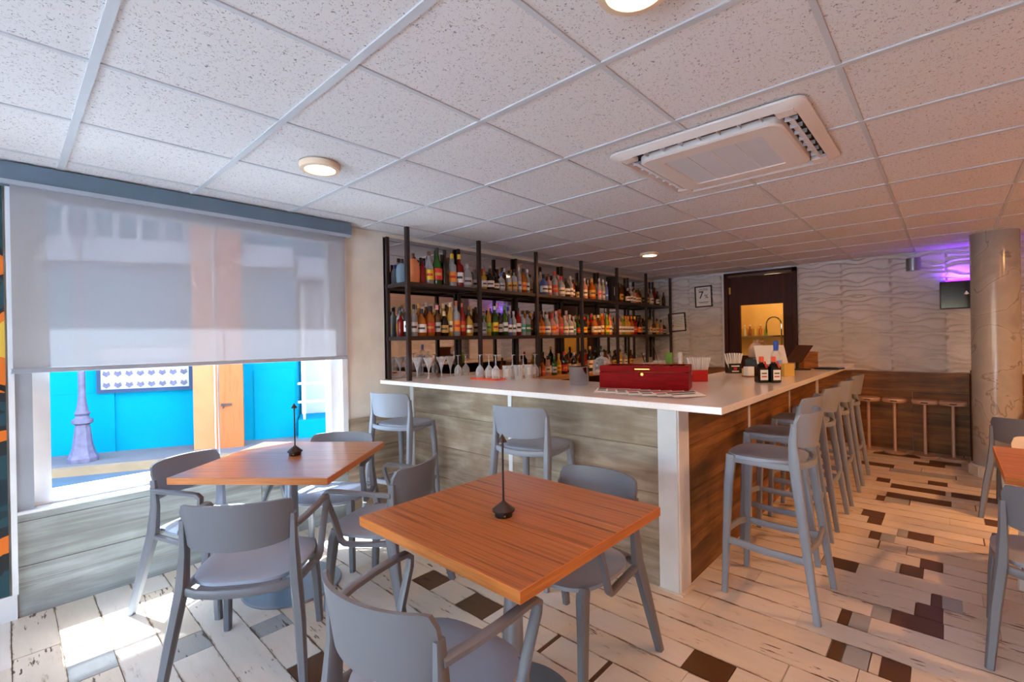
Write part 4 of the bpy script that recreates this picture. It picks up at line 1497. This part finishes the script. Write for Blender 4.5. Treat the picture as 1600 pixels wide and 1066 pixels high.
def rring(b, h0, z0, h1, z1, r0, r1, n=6):
    """ring of faces between two rounded squares"""
    def rs(h, r):
        out = []
        for (sx, sy, a0) in ((1, 1, 0), (-1, 1, 90), (-1, -1, 180), (1, -1, 270)):
            for k in range(n+1):
                a = R(a0+90*k/n)
                out.append((sx*(h-r)+r*math.cos(a), sy*(h-r)+r*math.sin(a)))
        return out
    A, B = rs(h0, r0), rs(h1, r1)
    base = len(b.v)
    b.v += [(x, y, z0) for x, y in A]+[(x, y, z1) for x, y in B]
    m = len(A)
    for i in range(m):
        b.f.append((base+i, base+(i+1) % m, base+m+(i+1) % m, base+m+i))
    return base, m


b = MB()
rring(b, S, 0, S, -.010, .05, .05)
rring(b, S, -.010, S-.03, -.024, .05, .05)
rring(b, S-.03, -.024, .405, -.030, .05, .05)
rring(b, .405, -.030, .395, -.006, .05, .05)
b.build('fascia', 'ac_white', acu, True)
MB().bb(-.40, .40, -.40, .40, -.006, -.001).build('air_duct', 'black', acu)
b = MB()
rring(b, .335, -.006, .335, -.036, .06, .06)
rring(b, .335, -.036, .325, -.042, .06, .06)
rring(b, .325, -.042, .235, -.042, .06, .012)
rring(b, .235, -.042, .228, -.034, .012, .010)
b.build('inner_frame', 'ac_white', acu, True)
MB().bb(-.232, .232, -.232, .232, -.037, -.030).build('grille', 'ac_grille', acu)
for k in range(1, 4):
    MB().bb(-.228, .228, -.228+.114*k-.002, -.228+.114*k+.002, -.0395, -.037).build('grille_bar', 'ac_white', acu)
for k in range(4):
    a = k*PI/2
    e = MB()
    # corner filler and louvre
    c_, s_ = math.cos(a), math.sin(a)
    MB().box((.366*c_+.366*-s_*1, .366*s_+.366*c_, -.018), (.075, .075, .024), rz=a).build('corner_plate', 'ac_white', acu, bevel=.006)
    op = (k == 2)
    if not op:
        q = MB().box((.366*c_, .366*s_, -.022), (.044, .60, .004), rz=a, ry=(R(38) if k == 3 else R(-20)))
        q.build('louvre', 'ac_white', acu)
    for j in range(7):
        v = -.27+.09*j
        MB().box((.366*c_-v*s_, .366*s_+v*c_, -.016), (.05, .006, .018), rz=a).build('air_vane', 'ac_grille', acu)

# wall sconce, loudspeaker with purple light
sc = empty('wall_sconce', (FX-.075, .29, 2.235), 0, 'small brushed-steel cylinder sconce on the wavy white wall', 'wall light')
MB().lathe([(.068, -.075), (.068, .075), (.060, .075), (.060, .065)], 24).build('cylinder', 'brushed', sc, True)
MB().bb(.05, .075, -.03, .03, -.03, .03).build('mount', 'black_metal', sc)
sp = empty('wall_speaker', (FX-.10, -.095, 1.84), 0, 'black box loudspeaker with small white mark on the wavy wall', 'speaker')
MB().bb(-.085, .06, -.155, .155, -.155, .155).build('cabinet', 'black', sp, bevel=.008)
MB().bb(-.088, -.085, -.145, .145, -.145, .145).build('front_cloth', 'black_gloss', sp)
lg = MB()
lg.v = [(-.0885, -.045, .005), (-.0885, -.085, .005), (-.0885, -.055, .022), (-.0885, -.065, .040), (-.0885, -.075, .022), (-.0885, -.065, -.004)]
lg.f = [(0, 2, 4, 1), (2, 3, 4), (0, 1, 5)]
lg.build('badge', 'paper', sp)
MB().bb(.06, .078, -.05, .05, -.05, .05).build('wall_bracket', 'black_metal', sp)
pl_ = empty('purple_light', (FX-.075, -.11, 2.0), 0, 'purple LED strip glowing on top of the loudspeaker', 'light')
MB().bb(-.02, .02, -.12, .12, 0, .012).build('led_strip', 'purple_led', pl_)
l = bpy.data.lights.new('purple_lamp', 'AREA')
l.shape = 'RECTANGLE'
l.size, l.size_y = .05, .24
l.energy = 1.1
l.color = (.30, .08, 1.0)
lo = bpy.data.objects.new('purple_lamp', l)
COL.objects.link(lo)
lo.parent = pl_
lo.location = (0, 0, .02)
lo.rotation_euler = (PI, 0, 0)

# framed notices


def notice(y, z, w, h, tilt, label):
    t = empty('framed_notice', (FX-.028, y, z), 0, label, 'picture frame')
    t.rotation_euler = (tilt, 0, 0)
    f = MB()
    f.bb(-.012, .012, -w/2, -w/2+.018, -h/2, h/2)
    f.bb(-.012, .012, w/2-.018, w/2, -h/2, h/2)
    f.bb(-.012, .012, -w/2+.018, w/2-.018, h/2-.018, h/2)
    f.bb(-.012, .012, -w/2+.018, w/2-.018, -h/2, -h/2+.018)
    f.build('frame', 'black', t)
    MB().bb(-.004, .008, -w/2+.0185, w/2-.0185, -h/2+.0185, h/2-.0185).build('paper', 'paper', t)
    return t


def text(body, size, parent, loc, mat='ink', rot=(R(90), 0, R(-90))):
    c = bpy.data.curves.new('lettering', 'FONT')
    c.body = body
    c.size = size
    c.align_x = 'CENTER'
    c.align_y = 'CENTER'
    c.extrude = .0008
    tmp = bpy.data.objects.new('tmp', c)
    me = bpy.data.meshes.new_from_object(tmp)
    bpy.data.objects.remove(tmp)
    o = bpy.data.objects.new('lettering', me)
    COL.objects.link(o)
    me.materials.clear()
    me.materials.append(M[mat])
    o.parent = parent
    o.location = loc
    o.rotation_euler = rot
    return o


n1 = notice(2.785, 2.045, .265, .33, R(-1.5), 'black-framed notice with a large 7% on the wavy wall')
text('7', .165, n1, (-.006, .035, .02))
text('%', .085, n1, (-.006, -.045, -.005))
for k, (zz, ww) in enumerate(((.118, .12), (.10, .15), (-.085, .16), (-.10, .13))):
    MB().bb(-.0055, -.004, -ww/2, ww/2, zz-.003, zz+.003).build('print_line', 'ink', n1)
n2 = notice(3.215, 1.66, .285, .30, R(-3), 'black-framed paper certificate hanging lower, beside the bottle rack')
for k in range(7):
    ww = .2 if k else .23
    MB().bb(-.0055, -.004, -ww/2, ww/2-(.05 if k % 3 == 2 else 0), .085-.026*k-.002, .085-.026*k+.002).build('print_line', 'ink', n2)
MB().bb(-.0055, -.004, .06, .08, -.06, -.04).build('seal', 'red_ink', n2)

# ================================================================= ON THE COUNTER


def px(u, v, z=CT):
    q = onz(u, v, z)
    return (q.x, q.y, z)


def glass_obj(name, prof, p, label, cat, group=None, th=.0012, flip=False, n=22):
    """hollow glass: outer profile and inner return"""
    pr = [(r, z) for r, z in prof]
    inner = [(max(.0005, r-th), z+(th if i == 0 else 0)) for i, (r, z) in enumerate(pr)]
    b = MB()
    for (A) in (pr, inner):
        base = len(b.v)
        for r, z in A:
            for i in range(n):
                a = 2*PI*i/n
                b.v.append((r*math.cos(a), r*math.sin(a), z))
        for j in range(len(A)-1):
            for i in range(n):
                b.f.append((base+j*n+i, base+j*n+(i+1) % n, base+(j+1)*n+(i+1) % n, base+(j+1)*n+i))
    H = max(z for r, z in pr)
    if flip:
        b.v = [(x, y, H-z) for x, y, z in b.v]
    o = b.build(name, 'clear_glass', None, True, p)
    return tag(o, label, cat, group)


WINE = [(.030, 0), (.030, .002), (.006, .008), (.004, .02), (.004, .085), (.012, .095), (.033, .125), (.037, .155), (.032, .195)]
MART = [(.036, 0), (.036, .002), (.006, .008), (.004, .03), (.005, .06), (.012, .09), (.024, .13), (.042, .165), (.046, .185)]
TUMB = [(.030, 0), (.032, .003), (.036, .10), (.037, .115)]
gi = 0
for (u, v, pf, fl, lab) in (
        (652, 591, MART, 0, 'tall flared cocktail glass beside the first rack post'), (670, 592, MART, 0, 'tall flared cocktail glass behind the first one by the rack post'),
        (690, 590, MART, 0, 'flared cocktail glass, third from the rack post'), (704, 588, MART, 0, 'flared cocktail glass, fourth from the rack post'),
        (716, 588, WINE, 1, 'upturned wine glass left of the orange mat'), (728, 586, WINE, 1, 'upturned wine glass just behind left end of the orange mat'),
        (792, 593, TUMB, 0, 'clear tumbler right of the orange mat'), (801, 589, WINE, 1, 'upturned wine glass right of the orange mat'), (810, 592, TUMB, 0, 'clear tumbler, second right of the orange mat'),
        (818, 588, WINE, 1, 'upturned wine glass at right end of the glass group'), (826, 591, TUMB, 0, 'clear tumbler at right end of the glass group'), (836, 588, WINE, 1, 'upturned wine glass nearest the third rack post')):
    glass_obj('drinking_glass', pf, px(u, v), lab, 'glass', 'glasses on the bar', flip=bool(fl))
mp1 = px(763, 593)
tag(MB().box((0, 0, .006), (.13, .30, .012)).build('bar_mat', 'orange_rubber', None, False, mp1, bevel=.004), 'orange rubber bar mat under upturned glasses', 'mat')
for k, (dx, dy, lb) in enumerate(((0, .10, 'left'), (.01, .0, 'middle'), (-.01, -.10, 'right'))):
    glass_obj('drinking_glass', WINE, (mp1[0]+dx, mp1[1]+dy, CT+.012), 'upturned wine glass on the orange mat, %s of three' % lb, 'glass', 'glasses on the bar', flip=True)
tag(MB().box((0, 0, .005), (.10, .36, .010)).build('bar_mat', 'orange_rubber', None, False, (3.62, 3.2, BZ), bevel=.003), 'long orange bar mat on the back counter', 'mat')

# red humidor box
hb0 = px(937, 608)
hb1 = px(1076, 612)
hd = Vector((hb1[0]-hb0[0], hb1[1]-hb0[1], 0))
L = hd.length
ang = math.atan2(hd.y, hd.x)
hx = empty('humidor_box', (hb0[0], hb0[1], CT), ang, 'glossy dark red wooden humidor box with glass lid on the bar', 'box')
D = .26
body = MB()
body.bb(0, L, 0, .014, 0, .110)
body.bb(0, L, D-.014, D, 0, .110)
body.bb(0, .014, .014, D-.014, 0, .110)
body.bb(L-.014, L, .014, D-.014, 0, .110)
body.bb(.014, L-.014, .014, D-.014, 0, .012)
body.build('body', 'cherry', hx, bevel=.002)
lid = MB()
lid.bb(0, L, 0, .03, .113, .150)
lid.bb(0, L, D-.03, D, .113, .150)
lid.bb(0, .03, .03, D-.03, .113, .150)
lid.bb(L-.03, L, .03, D-.03, .113, .150)
lo_ = lid.build('lid', 'cherry', hx, bevel=.002)
MB().bb(.03, L-.03, .03, D-.03, .142, .146).build('lid_glass', 'glass_pane', lo_)
MB().bb(.014, L-.014, .014, D-.014, .10, .108).build('tray', 'teak_box', hx)
MB().lathe([(.0105, 0), (.0105, .004), (.006, .005)], 16).build('keyhole_plate', 'brass', hx).matrix_local = Matrix.Translation((L*.5, 0, .098)) @ Matrix.Rotation(PI/2, 4, 'X')
MB().box((L*.5, -.003, .130), (.09, .006, .009)).build('lid_plate', 'brass', hx, bevel=.002)
for q in (-1,):
    MB().tube([(-.002, .10, .07), (-.016, .10, .06), (-.016, .115, .045), (-.016, .145, .045), (-.016, .16, .06), (-.002, .16, .07)], .004).build('side_handle', 'brass', hx, True)
# steel ice bucket
ib = px(905, 602)
it = empty('ice_bucket', ib, 0, 'round stainless steel ice bucket left of the red box', 'bucket')
b = MB()
b.lathe([(.062, 0), (.066, .006), (.072, .125), (.075, .130), (.072, .133)], 30)
b.build('bucket', 'steel', it, True)
MB().lathe([(.064, -.0), (.064, .012)], 30, (0, 0, .003)).build('foot_band', 'brushed', it, True)
# glass cake dome behind the box
gd = px(938, 585)
dm = empty('glass_dome', (gd[0]+.03, gd[1], CT), 0, 'clear glass dome lid with round knob behind the red box', 'dome')
MB().lathe([(.085, 0), (.085, .06), (.075, .11), (.05, .145), (.012, .16)], 26).build('dome', 'clear_glass', dm, True)
MB().lathe([(.006, .16), (.012, .17), (.016, .185), (.010, .2)], 14).build('knob', 'clear_glass', dm, True)
# fanned folded menus in front of the box
fm = px(1010, 617)
for k in range(7):
    s = empty('folded_menu', (fm[0]+.012*math.cos(k), fm[1]+.23-.075*k, CT+.0012*k), R(-72+7*k), 'folded printed menu in the fan before the red box, %s from left' % ORD[k], 'menu', 'menus fanned on the bar')
    s.rotation_euler = (R(9), 0, R(-72+7*k))
    s.location.z = CT+.0085+.0012*k
    MB().box((0, 0, .001), (.20, .10, .001)).build('sheet', 'paper', s)
    MB().box((-.012, 0, .0017), (.15, .016, .0004)).build('print_bar', 'ink', s)
    MB().box((.0, .034, .0017), (.18, .020, .0004)).build('print_bar', 'red_ink' if k % 2 else 'ink', s)


def straw_holder(p, rz, mat, label, n, print_=False):
    t = empty('straw_holder', p, rz, label, 'holder')
    b = MB()
    w, d, h = .055, .04, .085
    b.bb(-w, w, -d, -d+.003, 0, h)
    b.bb(-w, w, d-.003, d, 0, h)
    b.bb(-w, -w+.003, -d+.003, d-.003, 0, h)
    b.bb(w-.003, w, -d+.003, d-.003, 0, h)
    b.bb(-w+.003, w-.003, -d+.003, d-.003, 0, .003)
    b.build('caddy', mat, t, bevel=.002)
    for k in range(n):
        a = -.26+.52*k/(n-1)
        x0 = -.040+.080*k/(n-1)
        y0 = -.028+.056*((k*37) % 5)/4
        MB().tube([(x0, y0, .006), (x0+.165*math.sin(a), y0, .006+.17*math.cos(a))], .0046, 6).build('straw', 'straw', t)
    if print_:
        MB().bb(-.035, .035, -d-.0006, -d, .058, .068).build('print', 'paper', t)
        MB().bb(-.014, .014, -d-.0006, -d, .030, .050).build('print', 'red_ink', t)
        MB().bb(-.03, .03, -d-.0006, -d, .014, .022).build('print', 'paper', t)
    return t


straw_holder(px(1091, 596), R(-48), 'red_plastic', 'red straw holder packed with white straws beside the red box', 24)
straw_holder(px(1146, 583), R(-48), 'black', 'black printed straw holder with white straws', 20, True)
# two squat dark liqueur bottles
for k, (u, v) in enumerate(((1190, 598), (1209, 598))):
    p = px(u, v)
    e = empty('liqueur_bottle', p, R(-47+4*k), 'squat square dark liqueur bottle with orange cap, %s of the pair' % ('left', 'right')[k], 'bottle', 'squat liqueur bottles')
    MB().bb(-.036, .036, -.036, .036, 0, .115).build('body', 'black_gloss', e, bevel=.010)
    MB().lathe([(.030, .112), (.024, .128), (.0135, .134), (.0135, .15)], 16).build('neck', 'black_gloss', e, True)
    MB().lathe([(.0155, .142), (.0155, .178), (.012, .180)], 16).build('cap', 'orange_rubber', e, True)
    lb = MB().bb(-.026, .026, -.0368, -.036, .02, .09).build('label', 'paper', e)
    MB().bb(-.018, .018, -.0372, -.0368, .062, .070).build('label_print', 'ink', lb)
    MB().bb(-.018, .018, -.0372, -.0368, .040, .048).build('label_print', 'red_ink', lb)
    MB().box((.012, -.0335, .125), (.014, .001, .05), rx=R(-30)).build('ribbon', 'red_ink', e)
# vodka bottle with a blue cap
e = empty('vodka_bottle', px(1213, 583), 0, 'clear bottle with blue cap and blue neck behind squat bottles', 'bottle')
MB().lathe([(.042, 0), (.044, .01), (.044, .15), (.036, .175), (.018, .20), (.016, .235)], 20).build('body', 'clear_glass', e, True)
MB().lathe([(.020, .19), (.021, .235), (.021, .275), (.015, .28)], 18).build('cap', plain('vodka_blue', (40, 90, 200), .3), e, True)
MB().lathe([(.045, .05), (.045, .11)], 20).build('label', plain('vodka_label', (120, 160, 220), .5), e, True)
# caddies, yellow box
tag(MB().box((0, 0, .05), (.085, .06, .10)).build('napkin_box', 'yellow_card', None, False, px(1230, 588), R(-45), bevel=.004), 'yellow cardboard box beside the clear blue-capped bottle', 'box')
nb = empty('napkin_stack', px(1172, 589), R(-45), 'stack of pale napkins in holder between straw holder and dark bottles', 'napkins')
MB().box((0, 0, .045), (.07, .07, .07)).build('napkins', 'paper', nb, bevel=.003)
MB().box((0, 0, .005), (.09, .09, .010)).build('holder', 'teak_box', nb)
# stoneware jug
e = empty('stoneware_jug', px(1182, 577), 0, 'beige stoneware jug with loop handle before the kitchen door', 'jug')
MB().lathe([(.05, 0), (.07, .02), (.072, .09), (.05, .135), (.026, .155), (.024, .18), (.030, .186)], 24).build('body', 'stone_jug', e, True)
MB().tube([(.026*.7, -.026*.7, .168), (.05, -.05, .17), (.064, -.064, .14), (.055, -.05, .10)], .008).build('handle', 'stone_jug', e, True)
e.location.z = CT+.10
jb = tag(MB().box((0, 0, .05), (.16, .16, .10)).build('riser_box', 'black', None, False, px(1182, 577), bevel=.003), 'dark riser box under the beige stoneware jug', 'box')


def tablet(p, rz, tilt, label, back='paper'):
    t = empty('tablet_stand', p, rz, label, 'tablet')
    MB().box((0, .01, .006), (.13, .12, .012)).build('stand_base', 'black', t, bevel=.003)
    MB().box((0, .035, .065), (.03, .016, .12)).build('stand_arm', 'black', t)
    s = MB().box((0, .02, .15), (.26, .012, .19), rx=tilt).build('tablet_body', back, t, bevel=.004)
    MB().box((0, .0126+.004, .15), (.235, .002, .165), rx=tilt).build('screen', 'black_gloss', t)
    return t


tablet(px(1203, 580), R(125), R(28), 'white tablet register tilted on a stand, back to the stools')
tablet(px(1252, 578), R(40), R(35), 'dark tablet register tilted beside the wooden box', 'mahogany')
wb_ = empty('wooden_box', px(1262, 576), R(-45), 'brown wooden box at the far end of the bar', 'box')
MB().bb(-.07, .07, -.05, .05, 0, .15).build('body', 'teak_box', wb_, bevel=.003)
MB().bb(-.074, .074, -.054, .054, .15, .163).build('lid', 'teak_box', wb_, bevel=.003)
MB().lathe([(.008, 0), (.010, .008)], 10, (0, 0, .163)).build('knob', 'brass', wb_)
tag(MB().box((0, 0, .008), (.16, .20, .016)).build('bill_folder', 'black', None, False, px(1296, 577), R(-10), bevel=.005), 'flat black bill folder at the far end of the bar', 'folder')
# fruit jars, lime carton and picks behind the humidor
g1 = px(1010, 580)
glass_obj('sugar_bowl', [(.05, 0), (.065, .03), (.06, .07), (.05, .085)], g1, 'clear glass bowl with a straw behind the red box, left', 'bowl')
tag(MB().tube([(0, 0, 0), (-.05, .02, .16)], .004, 6).build('bar_spoon', 'steel', None, False, (g1[0], g1[1], CT+.02)), 'steel bar spoon leaning in the left glass bowl', 'spoon')
g2 = px(1030, 579)
glass_obj('sugar_bowl', [(.05, 0), (.068, .03), (.064, .08), (.05, .10)], g2, 'clear glass bowl with a steel straw behind the red box, right', 'bowl')
tag(MB().tube([(0, 0, 0), (-.06, .03, .25)], .004, 6).build('bar_spoon', 'steel', None, False, (g2[0], g2[1], CT+.02)), 'long steel bar spoon leaning in the right glass bowl', 'spoon')
cl_ = px(1046, 578)
tag(MB().box((0, 0, .085), (.07, .06, .17)).build('carton', 'lime', None, False, cl_, R(20), bevel=.003), 'green carton standing behind right end of the red box', 'carton')
tag(MB().lathe([(.022, 0), (.022, .17), (.018, .175)], 16).build('roll_tube', 'straw', None, True, (cl_[0]-.02, cl_[1]-.12, CT)), 'white upright tube beside the green carton', 'tube')

# ================================================================= WINDOW SHADE
sh = empty('roller_shade', (0, 0, 0), 0, 'sheer grey roller shade half lowered over the window', 'shade')
MB().bb(-.01, 1.905, WY-.125, WY-.002, 2.275, CZ-.003).build('valance', 'valance', sh, bevel=.004)
MB().bb(-.008, 1.903, WY-.130, WY-.110, 2.262, 2.284).build('valance_lip', 'alu', sh)
MB().bb(.03, 1.875, WY-.0605, WY-.060, 1.315, 2.30).build('fabric', 'shade', sh)
MB().bb(.02, 1.885, WY-.070, WY-.050, 1.290, 1.318).build('hem_bar', 'valance_lip' if 'valance_lip' in M else 'alu', sh, bevel=.004)

# mural left of the window
mu = empty('mural_painting', (-.55, WY, 0), 0, 'teal and orange abstract painting at the left edge beside the window', 'painting')
MB().bb(-.62, .553, -.022, -.001, .135, 2.27).build('canvas', 'mural', mu)

# ================================================================= THE STREET
# street frame: origin at the blue wall's foot, s along the wall, t toward us
SA = R(-26)
SO = Vector((1.83, 7.95, 0))
sd = Vector((math.cos(SA), math.sin(SA), 0))
street = struct(MB().box((1.6, -1.9, -.06), (24, 4.4, .10)).build('street_road', 'asphalt', None, False, (SO.x, SO.y, -.08), SA))
walk = struct(MB().box((1.6, 0.7, -.03), (24, 3.0, .10)).build('street_sidewalk', 'concrete', None, False, (SO.x, SO.y, -.02), SA))
struct(MB().box((1.6, -.86, -.04), (24, .14, .12)).build('trim_2', 'kerb', None, False, (SO.x, SO.y, -.022), SA))
struct(MB().bb(-8, 14, WY+.2, 4.35, -.12, -.03).build('near_sidewalk', 'pale_paving'))
struct(MB().bb(-14, BX-.16, -10, WY+.2, -.12, -.03).build('added_bounce_ground', 'pale_paving'))  # unseen pale ground, added to bounce sunlight through the back window
bw = empty('street_house', (SO.x, SO.y, 0), SA, 'bright cyan-blue house across the street', 'building')
MB().bb(-9, 1.36, .0, .3, -.02, 6.0).build('wall', 'blue_wall', bw)
MB().bb(1.36, 12, .55, .8, -.02, 6.0).build('wall', 'blue_wall', bw)
MB().bb(1.30, 1.36, .3, .6, -.02, 6.0).build('wall_return', 'blue_wall', bw)
MB().bb(-9, -.9, -.025, 0, -.02, .80).build('plinth', 'blue_wall', bw)
MB().bb(.78, 1.34, -.02, 0, -.02, 1.05).build('plinth', 'blue_wall', bw)
bal = MB().bb(-9, 1.36, -.30, -.002, 2.55, 2.85).build('balcony', 'pale_blue', bw)
for k in range(26):
    MB().bb(-6.0+.26*k, -5.94+.26*k, -.28, -.22, 2.85, 3.55).build('baluster', 'pale_blue', bal)
MB().bb(-9, 1.36, -.30, -.20, 3.55, 3.62).build('handrail', 'pale_blue', bal)
MB().bb(1.4, 6, -.1, .55, 2.45, 2.75).build('balcony', 'pale_blue', bw)
dr = MB().bb(1.46, 2.3, .50, .55, .27, 2.35).build('door', 'pale_blue', bw)
MB().bb(1.40, 1.46, .48, .55, .27, 2.40).build('door_jamb', 'white_trim', dr)
MB().bb(1.80, 1.86, .48, .50, .27, 2.35).build('door_jamb', 'white_trim', dr)
MB().bb(1.38, 2.6, -.2, .55, -.02, .27).build('step', 'blue_wall', bw)
rl = MB()
for z in (.52, .80):
    rl.bb(1.38, 2.4, -.12, -.09, z, z+.03)
for x in (1.45, 2.0, 2.38):
    rl.bb(x, x+.03, -.12, -.09, .27, .83)
rl.build('railing', 'white_trim', bw)
vent = MB().bb(-1.08, .02, -.06, 0, .80, 1.42).build('window', 'blue_dark', bw)
MB().bb(-1.03, -.03, -.065, -.055, .85, 1.40).build('window_screen', 'pale_blue', vent)
for k in range(8):
    for j in range(3):
        d = MB()
        x, z = -.97+.126*k, .895+.155*j
        d.v = [(x-.045, -.068, z), (x, -.068, z-.035), (x+.045, -.068, z), (x+.03, -.068, z+.05), (x, -.068, z+.03), (x-.03, -.068, z+.05),
               (x-.045, -.064, z), (x, -.064, z-.035), (x+.045, -.064, z), (x+.03, -.064, z+.05), (x, -.064, z+.03), (x-.03, -.064, z+.05)]
        d.f = [(0, 1, 4, 5), (1, 2, 3, 4), (6, 11, 10, 7), (7, 10, 9, 8)]+[(i, (i+1) % 6, 6+(i+1) % 6, 6+i) for i in range(6)]
        d.build('screen_cutout', 'lamp_post', vent)
od = empty('street_door', (SO.x, SO.y, 0), SA, 'tall orange wooden door leaf with dark latch before the blue house', 'door')
MB().bb(.10, .35, -.42, -.36, -.02, 3.3).build('side_panel', 'orange_paint', od)
MB().bb(.37, .70, -.46, -.40, -.02, 3.3).build('leaf', 'orange_wood', od)
MB().bb(.352, .368, -.44, -.38, -.02, 3.3).build('seam_strip', 'white_trim', od)
MB().box((.50, -.475, .60), (.13, .02, .03)).build('latch', 'black_metal', od)
MB().box((.46, -.475, .58), (.02, .02, .07)).build('latch_bolt', 'black_metal', od)
lp = onz(130, 721, 0.0)
ld = empty('street_lamp', (lp.x, lp.y, .0), 0, 'ornate fluted lamp post standing on the far pavement', 'lamp post')
MB().lathe([(.150, 0), (.150, .05), (.125, .10), (.10, .20), (.078, .40), (.07, .46)], 10).build('base', 'lamp_post', ld)
MB().lathe([(.07, .46), (.105, .48), (.105, .52), (.075, .54), (.062, .57), (.08, .60), (.062, .63)], 16).build('collar', 'lamp_post', ld, True)
MB().lathe([(.062, .63), (.046, .72), (.036, .85), (.034, 3.3)], 12).build('shaft', 'lamp_post', ld)
MB().lathe([(.05, 3.3), (.16, 3.42), (.20, 3.75), (.08, 3.95)], 12).build('lantern', 'lamp_post', ld)
# our own facade above the window and its small canopy
struct(MB().bb(-8, 14, WY+.2, WY+.4, CZ+.03, 6.5).build('wall_facade', 'plaster'))
struct(MB().bb(-3, 6, WY+.2, WY+.47, 2.62, 2.74).build('trim_3', 'plaster'))
